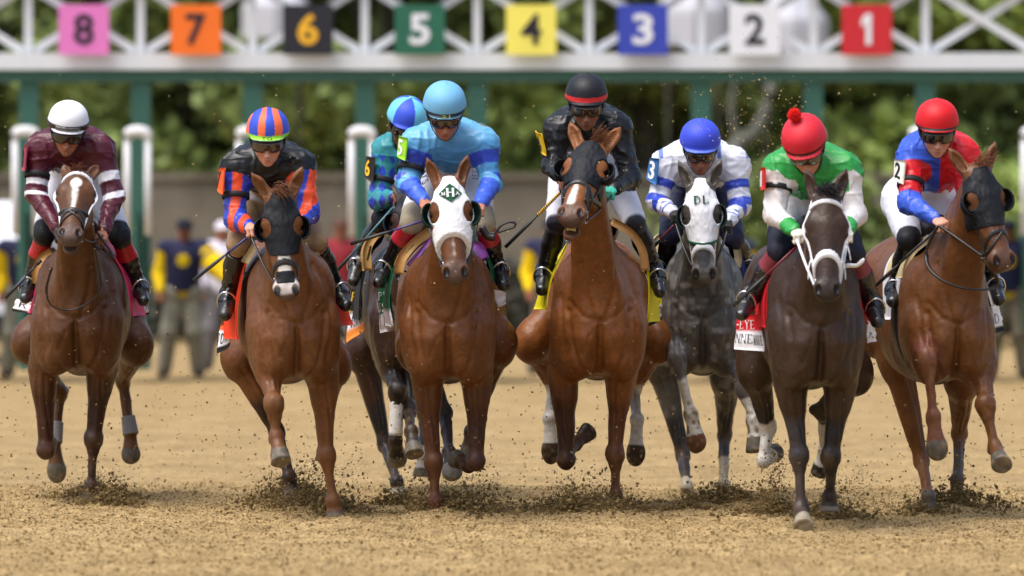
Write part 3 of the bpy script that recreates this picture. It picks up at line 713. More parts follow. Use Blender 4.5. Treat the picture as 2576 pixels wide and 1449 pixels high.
# ------------------------------------------------------------------ racehorses
UP = A3(0, 0, 1)
def head_frame(theta, yaw=0, roll=0):
    """rows: side, along the face (poll to lips), out of the face"""
    t, y, r = map(math.radians, (theta, yaw, roll))
    S, A, F = A3(1, 0, 0), A3(0, -math.sin(t), -math.cos(t)), A3(0, -math.cos(t), math.sin(t))
    Rz = np.array([[math.cos(y), -math.sin(y), 0], [math.sin(y), math.cos(y), 0], [0, 0, 1]])
    Ry = np.array([[math.cos(r), 0, math.sin(r)], [0, 1, 0], [-math.sin(r), 0, math.cos(r)]])
    return np.stack([Ry @ Rz @ v for v in (S, A, F)])
def head_prims(o, R, grow=0.0, ears=None, mouth=0.0, detail=True, sz=1.0):
    def p(s, a, f): return o + (s * R[0] + a * R[1] + f * R[2]) * sz
    def e(c, r, k=.03, op='u'): return ell(p(*c), np.array(r) * sz, R, k, op, grow if op == 'u' else 0)
    def c(a, b, ra, rb, k=.03, sc=1.0, op='u'): return cone(p(*a), p(*b), ra * sz, rb * sz, k, R[0], sc, op, grow if op == 'u' else 0)
    L = [e((0, .10, -.085), (.086, .13, .082)), e((0, .20, -.075), (.099, .13, .066), .04),
         e((0, .215, -.17), (.075, .155, .105), .04), c((0, .20, -.062), (0, .50, -.052), .062, .048, .04, 1.18),
         c((0, .30, -.13), (0, .53, -.085), .066, .050, .04, 1.06), e((0, .552, -.062), (.073, .060, .058), .03)]
    for s in (-1, 1):
        L += [e((s * .094, .205, -.076), (.030, .040, .036), .03), e((s * .075, .165, -.045), (.03, .045, .028), .03),
              c((s * .082, .24, -.075), (s * .05, .40, -.075), .018, .014, .03), e((s * .055, .22, -.18), (.03, .12, .09), .03),
              e((s * .046, .552, -.034), (.030, .043, .030), .018)]
    L += [e((0, .588, -.060), (.053, .030, .040), .02)]
    L += [e((0, .560 + mouth * .4, -.118 - mouth * .35), (.044, .052, .032), .02)]
    if mouth: L += [c((0, .45, -.13), (0, .54 + mouth * .3, -.12 - mouth * .3), .04, .03, .02)]
    if detail:
        for s in (-1, 1):
            L += [ell(p(s * .051, .566, -.010), np.array((.016, .030, .018)) * sz, R, .008, 's'),
                  ell(p(s * .108, .207, -.060), np.array((.015, .024, .014)) * sz, R, .012, 's'),
                  e((s * .100, .184, -.058), (.018, .030, .022), .012), e((s * .102, .230, -.068), (.013, .022, .014), .010)]
        L += [ell(p(0, .592, -.104 - mouth * .1), np.array((.06, .034, .006 + mouth * .28)) * sz, R, .006, 's')]
    if ears:
        for s, d in ((-1, ears[0]), (1, ears[1])):
            d = np.array(d, float); d = d / np.linalg.norm(d); b0 = np.array((s * .054, .035, -.085))
            fr = np.array((s * .45, .05, .9)); fr = fr - d * (fr @ d); fr /= np.linalg.norm(fr); sd_ = np.cross(d, fr)
            Re = np.stack([sd_, d, fr]) @ R
            def ee(t, g, r, k, op='u'): return ell(p(*(b0 + d * t + fr * g)), np.array(r) * sz, Re, k, op)
            L += [c(b0 - d * .02, b0 + d * .045, .034, .028, .03), ee(.082, -.004, (.035, .082, .021), .02), c(b0 + d * .12, b0 + d * .188 - fr * .004, .023, .004, .025),
                  ee(.086, .018, (.0215, .066, .019), .010, 's')]
    return L
def limb(p0, D0, pts, lens):
    """joints on their sight lines; the known bone length says how far toward (-) or away (+) each one lies"""
    out, pv, Dp = [], p0, D0
    for (cr, x, y, sg), L in zip(pts, lens):
        Dn = Dp
        for _ in range(3):
            q = P(cr, x, y, Dn); d = math.hypot(q[0] - pv[0], q[2] - pv[2])
            Dn = Dp + sg * math.sqrt(max(L * L - d * d, 0)) * min(1, abs(sg) * 2 if sg else 0)
        q = P(cr, x, y, Dn); out.append(q); pv, Dp = q, Dn
    return out
def paint_cap(V, a, b, r, soft=.02, rb=None):
    a, b = np.asarray(a, float), np.asarray(b, float); rb = r if rb is None else rb
    ba = b - a; t = np.clip(((V - a) @ ba) / (ba @ ba + 1e-12), 0, 1)
    d = np.linalg.norm(V - a - t[:, None] * ba, axis=1) - (r + (rb - r) * t)
    return np.clip(.5 - d / soft, 0, 1)
def along(V, a, b):
    a, b = np.asarray(a, float), np.asarray(b, float); ba = b - a
    return ((V - a) @ ba) / (ba @ ba)
def lay(C, w, col, rough=None):
    n = len(col)
    C[:, :3] += w[:, None] * (np.asarray(col)[None, :3] - C[:, :3])
    if rough is not None: C[:, 3] += w * (rough - C[:, 3])
def hoofp(Cn, Hf, hd, pl, S):
    if not pl.get('toe'): return [frustum(Cn - hd * .008, Hf, .043, .059, .010, .006)]
    L = np.linalg.norm(Hf - Cn); s_ = nrm(S - hd * (S @ hd)); R_ = np.stack([s_, np.cross(hd, s_), hd])
    return [cone(Cn - hd * .01, Cn + hd * .03, .042, .047, .012), ell(Cn + hd * (L * .52), (.060, .046, L * .62), R_, .02)]
H_VOX = .0085
class Horse: pass
def horse(c):
    h = Horse(); D = c['D']; y = math.radians(c.get('yaw', 0)); zb = c.get('zb', .735); zs = c.get('zs', 1.13); dz = -.12; wd = c.get('wd', 1.0)
    O = P(*c['chest'], D); O[2] = 0
    S, B = A3(math.cos(y), -math.sin(y), 0), A3(math.sin(y), math.cos(y), 0)
    Rb = np.stack([S, B, UP])
    def W(s, b, z): return O + s * wd * S + b * B + (zb + (z - .86) * zs) * UP
    def E(cc, r, k=.05, op='u', R=None): return ell(W(*cc), np.array(r) * (wd, 1, zs), Rb if R is None else R, k, op)
    h.O, h.W, h.S, h.B, h.Rb, h.D, h.dz = O, W, S, B, Rb, D, dz
    rt = root('racehorse', (O[0], O[1], 0), c['label'], 'horse', 'racehorses galloping out of the gate'); h.root = rt
    pr = [E((0, .50, 1.21), (.250, .62, .345), .1), E((0, .02, 1.20), (.205, .30, .29), .1), E((0, .80, 1.16), (.25, .5, .28), .1),
          cone(W(0, .22, 1.49), W(0, .62, 1.46), .085, .10, .12, S, .8), cone(W(0, .55, 1.36), W(0, 1.2, 1.38), .19, .20, .1, S, 1.15),
          E((0, 1.26, 1.36), (.25, .34, .24), .1), cone(W(0, -.06, 1.0), W(0, .35, .965), .10, .10, .08, S, 1.05)]
    for s in (-1, 1):
        pr += [E((s * .155, .12, 1.20), (.09, .20, .28), .11), E((s * .165, -.06, 1.10), (.085, .12, .13), .05),
               E((s * .092, -.125, 1.03), (.098, .105, .13), .045), E((s * .06, -.13, 1.15), (.085, .1, .16), .06), E((s * .135, -.07, 1.0), (.10, .11, .14), .06),
               E((s * .145, 1.34, 1.24), (.14, .26, .27), .08)]
    pr += [cone(W(0, -.285, 1.12), W(0, -.235, .90), .016, .022, .03, op='s')]
    for s in (-1, 1):
        pr += [cone(W(s * .15, -.24, 1.20), W(s * .165, -.19, 1.0), .008, .010, .04, op='s'), cone(W(s * .10, .12, 1.36), W(s * .06, -.02, 1.45), .11, .09, .1)]
    for s in (-1, 1):
        pr += [cone(W(s * .075, -.12, 1.34), W(s * .088, -.185, 1.10), .06, .075, .06), cone(W(s * .088, -.165, 1.08), W(s * .105, -.15, .97), .078, .075, .035), cone(W(s * .175, -.05, 1.22), W(s * .165, .02, 1.02), .055, .07, .035),
               cone(W(s * .20, .16, 1.10), W(s * .185, .10, .98), .06, .05, .04), cone(W(s * .16, .02, 1.36), W(s * .20, .05, 1.15), .05, .06, .04),
               cone(W(s * .205, 1.18, 1.30), W(s * .24, 1.30, 1.05), .09, .08, .05)]
    # legs
    leg = []; caps = []
    h.legs = {}
    fl = [c.get('forearm', .42), .29, .21]
    for key, s in (('FL', -1), ('FR', 1)):
        L = c[key]; e0 = L[0]
        eD = D + c.get('eb', .06)
        el = P(*e0, eD); el[2] = max(el[2], c.get('elz', .80))
        K, Fk, Hf = limb(el, eD, L[1:], fl)
        h.legs[key] = (el, K, Fk, Hf)
        lat = S
        pr += [cone(W(s * .15, -.03, 1.16), el, .112, .086, .06, B, 1.2), cone(el, K, .076, .044, .05, nrm(K - el) * 0 + S, .93),
               ell(el + (K - el) * .22 - B * .012, (.069, .085, .12), np.stack([nrm(np.cross(nrm(K - el), B)), nrm(np.cross(nrm(K - el), np.cross(nrm(K - el), B))), nrm(K - el)]), .05)]
        ax = nrm(Fk - K); n = nrm(nrm(el - K) - ax)   # front of a bent knee
        fw = nrm(np.cross(nrm(K - el), S)); fw = fw if fw[1] < 0 else -fw
        pr += [cone(el + (K - el) * .10 + fw * .035 - S * s * .01, el + (K - el) * .55 + fw * .022, .050, .030, .018), cone(el + (K - el) * .06 + S * s * .045, el + (K - el) * .6 + S * s * .02, .045, .024, .018),
               ell(K + fw * .012, (.046, .042, .050), None, .012), cone(K - S * .034 + ax * .02, K - S * .03 - ax * .03, .018, .018, .012), cone(K + S * .034 + ax * .02, K + S * .03 - ax * .03, .018, .018, .012),
               cone(K - fw * .036 + ax * .05, Fk - fw * .034, .014, .015, .010), cone(Fk - fw * .03 - S * .016, Fk - fw * .03 + S * .016, .022, .022, .012)]
        pr += [ell(K, (.047, .047, .055), None, .03), cone(K - ax * .01, K + ax * .06, .047, .038, .02), cone(K, Fk, .034, .029, .02, S, .92),
               ell(Fk, (.041, .043, .043), None, .02)]
        hd = nrm(Hf - Fk); Cn = Fk + (Hf - Fk) * .52
        pr += [cone(Fk, Cn, .034, .040, .015)] + hoofp(Cn, Hf, hd, c['coat']['legs'][len(caps)], S)
        caps.append((el, K, Fk, Hf))
    hl = [.40, .46, .36, .22]
    for key, s in (('HL', -1), ('HR', 1)):
        L = c[key]
        hip = W(s * .15, 1.30, 1.30)
        st, hk, Fk, Hf = limb(hip, hip[1] - CAM_Y, L, hl)
        if len(L[0]) and c.get('stx') is not None: pass
        h.legs[key] = (st, hk, Fk, Hf)
        pr += [cone(hip, st, .18, .122, .07, S, .74), cone(st, hk, .108, .044, .05, S, .86), ell(st, (.092, .115, .13), Rb, .05)]
        bk = nrm(nrm(hk - st) - nrm(Fk - hk))
        pr += [ell(hk, (.047, .055, .058), Rb, .025), cone(hk, hk + bk * .055, .034, .024, .02),
               cone(st + (hk - st) * .55, hk + bk * .055, .034, .018, .03),
               cone(hk, Fk, .040, .033, .02, S, .9), ell(Fk, (.042, .045, .044), None, .02)]
        hd = nrm(Hf - Fk); Cn = Fk + (Hf - Fk) * .52
        pr += [cone(Fk, Cn, .035, .041, .015)] + hoofp(Cn, Hf, hd, c['coat']['legs'][len(caps)], S)
        caps.append((st, hk, Fk, Hf))
    # neck and head
    hd = c['head']; sz = hd.get('sz', 1.0)
    Rh = head_frame(hd['th'], hd.get('yaw', 0), hd.get('roll', 0))
    # landmark given: the poll between the ears; its distance sets how far the neck reaches
    po = P(*hd['poll'], D + hd['dy'])
    ho = po - Rh[1] * .0 + Rh[2] * .0
    h.ho, h.Rh, h.hsz = ho, Rh, sz
    def hp(s, a, f): return ho + (s * Rh[0] + a * Rh[1] + f * Rh[2]) * sz
    h.hp = hp
    nk = c.get('neck', 1.0)
    cr0, th0 = W(0, .34, 1.45), W(0, -.02, 1.20)
    cr1, th1 = hp(0, .085, -.145), hp(0, .19, -.215)
    mid = (cr0 + th0) / 2; mid1 = (cr1 + th1) / 2
    pr += [cone(cr0, cr1, .12 * nk, .066, .08, S, .85), cone(th0, th1, .155 * nk, .074, .08, S, 1.0), cone(mid, mid1, .15 * nk, .072, .08, S, .95)]
    for s in (-1, 1):
        pr += [cone(W(s * .075, -.12, 1.14), hp(s * .045, .20, -.215), .07 * nk, .045, .045)]
    pr += head_prims(ho, Rh, 0, hd.get('ears', ((-.22, -.9, .12), (.22, -.9, .12))), hd.get('mouth', 0), True, sz)
    fz = sorted([hp(0, .66, -.06)[2], hp(0, -.22, 0)[2]]); fy = sorted([hp(0, .64, 0)[1], hp(0, -.1, -.3)[1]])
    hx = ho[0]
    coat = c['coat']
    def pf(V):
        N = len(V); C = np.ones((N, 4)); C[:, :3] = coat['base']
        n1 = vnoise(V, 5, 3); n2 = vnoise(V, 14, 5)
        if 'dark' in coat: lay(C, np.clip(.35 + .5 * n1 + .25 * n2, 0, 1) * coat.get('mix', .5), coat['dark'])
        if coat.get('dapple'):
            n3 = vnoise(V, 22, 9); lay(C, np.clip((n3 - .15) * 2.2, 0, 1) * .5, coat['dapple'])
        if coat.get('mane_dark'): lay(C, paint_cap(V, W(0, .45, 1.62), hp(0, -.02, -.2), .03, .05), coat['mane_dark'])
        # lower legs
        for (a, b, cc, d), pl in zip(caps, coat['legs']):
            if pl is None: pl = {}
            if 'pts' in pl:            # dark points from above the knee down
                wgt = np.maximum(np.maximum(paint_cap(V, a + (b - a) * pl.get('from', .7), b, .10, .06, .085), paint_cap(V, b, cc, .085, .03)), paint_cap(V, cc, d, .085, .03))
                lay(C, wgt, pl['pts'])
            if 'sock' in pl:
                f0 = pl.get('at', .5)  # share of the cannon the white starts at
                s0 = b + (cc - b) * f0
                t = along(V, b, cc); near = np.maximum(paint_cap(V, b, cc, .085, .02), paint_cap(V, cc, d, .085, .02))
                edge = f0 + .04 * vnoise(V, 30, 2)
                wgt = near * np.clip((np.maximum(t, along(V, cc, d) + 1) - edge) * 25, 0, 1)
                lay(C, wgt, pl['sock'])
                if pl.get('dirt'): lay(C, wgt * np.clip(vnoise(V, 35, 8) * 1.5 + along(V, cc, d) * .9, 0, 1), srgb(120, 98, 60))
            if pl.get('dust', 1): 
                near = np.maximum(paint_cap(V, b, cc, .08, .03), paint_cap(V, cc, d, .085, .02))
                lay(C, near * np.clip(.28 + .5 * vnoise(V, 22, 6), 0, 1) * .35 * pl.get('dust', 1), srgb(128, 98, 62), 1.4)
            # hoof
            cn = cc + (d - cc) * .55
            tt = along(V, cc, d); hw = np.clip((tt - .56) * 60, 0, 1) * paint_cap(V, cn, d + (d - cc) * .2, .09, .02)
            lay(C, hw, pl.get('hoof', srgb(92, 86, 76)), 1.2)
            lay(C, hw * np.clip(vnoise(V, 40, 4) + tt * 1.2 - .9, 0, 1), srgb(130, 112, 84))
        # muzzle and face
        mz = coat.get('muzzle', srgb(72, 60, 54))
        lay(C, paint_cap(V, hp(0, .545, -.06), hp(0, .60, -.07), .072 * sz, .05) * .85, mz)
        for s in (-1, 1):
            pass
            lay(C, paint_cap(V, hp(s * .108, .207, -.068), hp(s * .108, .207, -.068), .026, .014), srgb(14, 10, 9), .4)
            lay(C, paint_cap(V, hp(s * .108, .205, -.068), hp(s * .108, .205, -.068), .034, .03) * .5, srgb(40, 28, 22))
        for (a, b, ra, rb, col) in coat.get('face', ()):
            pa, pb = hp(*a), hp(*b)
            q = V + np.stack([vnoise(V, 40, 11), vnoise(V, 40, 12), vnoise(V, 40, 13)], 1) * .004
            front = np.clip(((V - ho) @ Rh[2]) / sz * 30 + 2.4, 0, 1)
            lay(C, paint_cap(q, pa, pb, ra, .010, rb) * front, col)
        for s in (-1, 1): lay(C, paint_cap(V, hp(s * .051, .562, -.010), hp(s * .053, .580, -.014), .021, .012), srgb(22, 15, 14))
        if coat.get('pink'): 
            lay(C, paint_cap(V, hp(*coat['pink'][0]), hp(*coat['pink'][1]), .030, .03), srgb(196, 150, 140))
        # inner ears
        return C
    def hide(V, Q):
        N = vnormals(V, Q)
        inh = np.clip((np.linalg.norm(V - hp(0, .32, -.08), axis=1) - .30) * 8, 0, 1)
        a = vnoise(V * (1.7, 1.7, .55), 9, 31); b = vnoise(V * (1.5, 1.5, .7), 21, 32)
        q = V + .04 * np.stack([vnoise(V, 7, 41), vnoise(V, 7, 42), vnoise(V, 7, 43)], 1)
        vein = np.exp(-(vnoise(q * (1, 1, .45), 8.5, 33) / .05) ** 2) * np.clip(vnoise(V, 3.1, 34) * 2 + .4, 0, 1)
        front = np.clip((h.O[1] + .45 - V[:, 1]) * 6, 0, 1)
        rel = V - h.O; sc_, bb, zl = (rel @ S) / wd, rel @ B, (V[:, 2] - zb) / zs + .86
        fr = np.clip((-(N @ B)) * 2.2 - .1, 0, 1) * np.clip((.22 - bb) * 8, 0, 1) * inh
        def groove(pts, wdt):
            dm = np.full(len(V), 9.0)
            for (s0, z0), (s1, z1) in zip(pts, pts[1:]):
                e = np.array((s1 - s0, z1 - z0)); t = np.clip(((sc_ - s0) * e[0] + (zl - z0) * e[1]) / (e @ e), 0, 1)
                dm = np.minimum(dm, np.hypot(sc_ - s0 - t * e[0], zl - z0 - t * e[1]))
            return np.exp(-(dm / wdt) ** 2)
        dsp = -.020 * groove([(0, 1.17), (.004, 1.05), (0, .88)], .016)
        for s in (-1, 1):
            dsp = dsp - .012 * groove([(s * .17, 1.22), (s * .158, 1.08), (s * .115, .95), (s * .07, .895)], .016) - .008 * groove([(s * .03, 1.17), (s * .075, 1.30), (s * .10, 1.46)], .016)
            dsp = dsp - .007 * groove([(s * .02, 1.17), (s * .10, 1.20), (s * .165, 1.27)], .014) + .012 * groove([(s * .08, 1.08), (s * .09, .98)], .05) + .010 * groove([(s * .175, 1.18), (s * .19, 1.10)], .035)
            dsp = dsp - .005 * groove([(s * .055, 1.10), (s * .10, 1.0)], .010) - .006 * groove([(s * .215, 1.3), (s * .20, 1.1), (s * .185, .95)], .014)
        V = V + N * (fr * dsp)[:, None]
        for ci, (a_, k_, f_, o_) in enumerate(caps):
            t = along(V, a_, k_); r_ = V - a_ - np.clip(t, 0, 1)[:, None] * (k_ - a_); lat = r_ @ S; dist = np.linalg.norm(r_, axis=1)
            m = (dist < .13) * np.clip(t * 6, 0, 1) * np.clip((.92 - t) * 8, 0, 1) * np.clip(-(N @ B) * 2, 0, 1)
            w_ = lat + .012 * np.sin(t * 5 + ci)
            V = V + N * (m * (-.0065 * np.exp(-((w_ - .020) / .008) ** 2) - .0055 * np.exp(-((w_ + .024) / .009) ** 2) + .003 * np.exp(-(w_ / .012) ** 2)))[:, None]
            t2 = along(V, k_, f_); r2 = V - k_ - np.clip(t2, 0, 1)[:, None] * (f_ - k_); l2 = r2 @ S
            m2 = (np.linalg.norm(r2, axis=1) < .07) * np.clip((t2 - .15) * 8, 0, 1) * np.clip((.85 - t2) * 8, 0, 1)
            V = V + N * (m2 * (-.004 * np.exp(-((np.abs(l2) - .022) / .006) ** 2)))[:, None]
            mk_ = np.exp(-(np.linalg.norm(V - k_, axis=1) / .055) ** 4); V = V + N * (mk_ * (.0035 * vnoise(V, 38, 51 + ci)))[:, None]
        return V + N * (inh * (.0042 * a + .0020 * b) + front * inh * .0034 * vein)[:, None]
    h.body = sdf('body', pr, H_VOX, M['coat'], rt, pf,
                 post=hide, fine=(((hx - .16, hx + .16, .0065),), ((fy[0] - .02, fy[1], .0065),), ((fz[0] - .02, fz[1] + .03, .0065),)), sm=1)
    # eyes
    for s in (-1, 1):
        hv = ell(hp(s * .096, .208, -.074), (.0225, .0225, .0225), k=0)
        sdf('eye', [hv], .004, M['eye'], rt)
    # head field for everything strapped to it (local metres)
    Rl = np.eye(3)
    h.hax, h.hF = field(head_prims(np.zeros(3), Rl, 0, None, hd.get('mouth', 0), False), .0055, lo=(-.15, -.08, -.33), hi=(.15, .68, .06))
    X, Y, Z = np.meshgrid(*h.hax, indexing='ij', sparse=True); h.hX = (X, Y, Z)
    h.mouth = hd.get('mouth', 0)
    return h
def htrans(h, V):
    return h.ho + (V @ h.Rh) * h.hsz
def on_head(h, name, off, clips, material, parent=None, sm=1, inner=None, post=None, fn=None):
    """a band of tack: the head grown by `off`, cut by the given local regions (each a function of S,A,F: negative inside)"""
    G = h.hF - off
    for cl in clips: G = np.maximum(G, cl(*h.hX))
    if inner is not None: G = np.maximum(G, -(h.hF - inner))
    V, Q = nets(h.hax, G.astype(np.float32))
    if len(V) == 0: return None
    if sm: V = smooth_verts(V, Q, sm)
    if post is not None: V = post(V, Q)
    return mk(name, htrans(h, V), Q, material, parent or h.root, None if fn is None else fn(V))
def slab(c, n, wd):
    n = nrm(n); c = np.asarray(c, float)
    return lambda X, Y, Z: np.abs((X - c[0]) * n[0] + (Y - c[1]) * n[1] + (Z - c[2]) * n[2]) - wd / 2
def half(c, n):
    n = nrm(n); c = np.asarray(c, float)
    return lambda X, Y, Z: (X - c[0]) * n[0] + (Y - c[1]) * n[1] + (Z - c[2]) * n[2]
def hole(c, r):
    f = ell(c, r, k=0).f
    return lambda X, Y, Z: -f(X, Y, Z)
def bridle(h, m, nose=(.40,), nose_w=.022, brow=True, brow_m=None, cheek=True, cross=False, ring=True, off=.007, nose_m=None, tilt=.8, cf=-.10):
    """leather bridle: cheekpieces, noseband, browband, bit rings"""
    b = root('bridle', tuple(h.ho), '', ''); del b['label'], b['category']
    b.parent = h.root; b.location = Vector(h.ho) - Vector(h.root['_o']); h.bridle = b
    if cheek: on_head(h, 'cheekpiece', off, [slab((0, .25, cf), (0, .06, 1), .017), half((0, .47, 0), (0, 1, 0)), half((0, .0, 0), (0, -1, 0))], m, b)
    for nA in nose: on_head(h, 'noseband', off + .002, [slab((0, nA, -.03), (0, 1, tilt), nose_w), half((0, 0, -.15), (0, 0, -1)) if False else slab((0, nA, -.1), (0, 0, 1), .4)], nose_m or m, b)
    if cross:
        for s in (-1, 1): on_head(h, 'crossed_strap', off + .003, [slab((0, .40, -.03), (s * .62, 1, .15), .016), half((0, .37, 0), (0, -1, 0)), half((0, .50, 0), (0, 1, 0))], m, b)
    if brow: on_head(h, 'browband', off, [slab((0, .070, -.02), (0, 1, .45), .024)], brow_m or m, b)
    if ring:
        for s in (-1, 1):
            c0 = (s * .062, .50, -.105)
            pts = [h.hp(c0[0], c0[1] + .034 * math.cos(a), c0[2] + .034 * math.sin(a)) for a in np.linspace(0, 2 * math.pi, 17)]
            v, f = tube(pts, .0045, 6, cap=False); mk('bit_ring', v, f, M['steel'], b)
    h.bit = [h.hp(s * .066, .50, -.125) for s in (-1, 1)]
    return b
def hood(h, m, cut=.37, tilt=-.25, eye=(.046, .056, .055), eyeA=.205, eyeS=.104, cups=None, cup_m=None, trim=None, off=.006, earcut=True, back=.02, fn=None):
    cl = [half((0, cut, 0), (0, 1, tilt)), half((0, back, -.05), (0, -1, -.15))]
    for s in (-1, 1): cl.append(hole((s * eyeS, eyeA, -.03), eye))
    if earcut:
        for s in (-1, 1): cl.append(hole((s * .062, .02, -.08), (.045, .05, .055)))
    def wr(V, Q):
        N = vnormals(V, Q)
        return V + N * (.0022 * vnoise(V * (1, .35, 1), 70, 3) + .0015 * vnoise(V, 40, 4))[:, None]
    o = on_head(h, 'blinker_hood', off, cl, m, fn=fn, post=wr)
    if cups:
        for s in (-1, 1):
            r = np.array(cups.get('r', (.047, .066, .062))); c0 = np.array((s * cups.get('s', .104), eyeA + .01, cups.get('f', -.045)))
            fe = ell(c0, r, k=0).f
            cut_n = nrm(np.array((-s * .25, .0, 1.0)))
            cut2 = nrm(np.array((-s, 0, 0)))
            def f(X, Y, Z):
                d = np.abs(fe(X, Y, Z)) - .0032
                d = np.maximum(d, (X - c0[0]) * cut_n[0] + (Y - c0[1]) * cut_n[1] + (Z - c0[2] - .012) * cut_n[2])
                return np.maximum(d, -s * (X - c0[0]) - .006)
            ax, F = field([Prim(c0 - r - .01, c0 + r + .01, f, 0)], .0038)
            V, Q = nets(ax, F)
            mk('blinker_cup', htrans(h, V), Q, cup_m or m, o)
            # rim of the cup
            pts = []
            for a in np.linspace(0, 2 * math.pi, 33):
                q = c0 + np.array((r[0] * math.cos(a), r[1] * math.sin(a), 0)); q[2] += .012 + s * .25 * (q[0] - c0[0])
                if s * (q[0] - c0[0]) > -.006: pts.append(q)
            pts = sorted(pts, key=lambda q: math.atan2(q[1] - c0[1], s * (q[0] - c0[0])))
            v, fc = tube([htrans(h, q) for q in pts], .0042, 6)
            mk('cup_rim', v, fc, cup_m or m, o)
    if trim is not None: on_head(h, 'hood_trim', off + .004, [slab((0, cut, 0), (0, 1, tilt), .016)], trim, o)
    return o
def forelock(h, col, n=46, seed=1, L=.16, spread=(1, .4, .6), base=(0, .0, -.06), wide=.045):
    rnd = random.Random(seed); parts = []
    for i in range(n * 3):
        b = np.array(base) + (rnd.gauss(0, wide * .5), rnd.gauss(0, .015), rnd.gauss(0, .012))
        d = np.array((rnd.gauss(spread[0], .5), rnd.gauss(spread[1], .35), rnd.gauss(spread[2], .3)))
        p = [h.hp(*b)]; q = b.copy(); dd = np.array((0, -.5, .7)) + d * .3
        l = L * rnd.uniform(.5, 1.1)
        for k in range(6):
            dd = dd / np.linalg.norm(dd); q = q + dd * l / 6; dd = dd + d * .35 + np.array((0, .28, -.05)) + np.array([rnd.gauss(0, .07) for _ in range(3)])
            p.append(h.hp(*q))
        r = rnd.uniform(.0011, .0021)
        parts.append(tube(p, [r, r, r, r * .9, r * .8, r * .5, r * .2], 4, cap=True))
    v, f = merge(*parts)
    c = np.ones((len(v), 4)); c[:, :3] = col; c[:, :3] *= (1 + .25 * vnoise(v, 60, seed))[:, None]
    return mk('forelock', v, f, M['hair'], h.root, c)
def leg_wrap(h, key, seg, t0, t1, r0, r1, m, name='leg_bandage'):
    L = h.legs[key]; a, b = L[seg], L[seg + 1]
    n = 12; pts = [a + (b - a) * (t0 + (t1 - t0) * i / n) for i in range(n + 1)]
    rr = [r0 + (r1 - r0) * i / n + .0012 * math.sin(i * 2.4) for i in range(n + 1)]
    v, f = tube(pts, rr, 18); return mk(name, v, f, m, h.root)
# ------------------------------------------------------------------ the eight runners, joints read off the photograph
DK = srgb(30, 25, 24); WS = srgb(205, 200, 190)
HC = {}
HC[8] = dict(D=38.2, chest=('A2', 503, 300), yaw=0, dz=-.14, wd=1.02,
    label='bay horse with a white star and white browband, running at the far left',
    coat=dict(base=srgb(90, 55, 27), dark=srgb(58, 34, 17), legs=[dict(pts=srgb(60, 33, 22), hoof=srgb(48, 38, 30), **{'from': .3}), dict(pts=srgb(52, 30, 21), hoof=srgb(48, 38, 30), **{'from': .3}), dict(toe=1), dict(toe=1)], muzzle=srgb(84, 72, 66),
              face=[((0, .14, -.01), (0, .17, -.01), .034, .034, WS), ((0, .17, -.01), (0, .36, -.01), .026, .012, WS), ((0, .43, -.015), (0, .445, -.015), .006, .006, WS)]),
    FL=[('A2', 280, 520), ('A2', 295, 965, -.3), ('A2', 300, 880, 1), ('A2', 310, 930, 1)],
    FR=[('A2', 660, 520), ('A2', 600, 900, 0), ('A2', 586, 1200, 0), ('A2', 578, 1295, 0)],
    HL=[('A2', 185, 270, -1), ('A2', 385, 600, 1), ('A2', 352, 900, -.4), ('A2', 364, 1165, 0)],
    HR=[('A2', 878, 285, -1), ('A2', 790, 520, 1), ('A2', 838, 840, -.4), ('A2', 843, 1045, 0)],
    head=dict(poll=('A1', 455, 465), dy=-.40, th=47, yaw=0, roll=3, mouth=.035, ears=((-.26, -.95, -.25), (.28, -.98, -.2))))
HC[7] = dict(D=36.2, chest=('B2', 535, 300), yaw=-7, dz=-.12, wd=.95,
    label='chestnut horse in black blinkers with one foreleg lifted over an orange saddlecloth',
    coat=dict(base=srgb(112, 69, 37), dark=srgb(70, 42, 23), legs=[dict(dust=1.6), {}, dict(pts=srgb(46, 28, 21)), dict(pts=srgb(46, 28, 21))], muzzle=srgb(84, 68, 62),
              face=[((0, .30, -.02), (0, .52, -.02), .032, .040, WS), ((-.03, .545, -.03), (.03, .545, -.03), .045, .045, srgb(208, 200, 196)), ((-.012, .588, -.05), (.012, .588, -.05), .022, .022, srgb(190, 158, 150))]),
    FL=[('B2', 365, 300), ('B2', 412, 590, -1), ('B2', 428, 800, 0), ('B2', 460, 965, -.6)],
    FR=[('B2', 725, 420), ('B2', 748, 920, 0), ('B2', 792, 1215, 0), ('B2', 806, 1330, 0)],
    HL=[('B2', 190, 290, -1), ('B2', 430, 770, 1), ('B2', 512, 1060, -1), ('B2', 532, 1195, 0)],
    HR=[('B2', 790, 330, -1), ('B2', 745, 650, 1), ('B2', 745, 850, -1), ('B2', 735, 960, 0)],
    head=dict(poll=('B1', 547, 520), dy=-.55, th=10, yaw=2, roll=-4, ears=((-.55, -.85, .25), (.45, -.85, .25))))
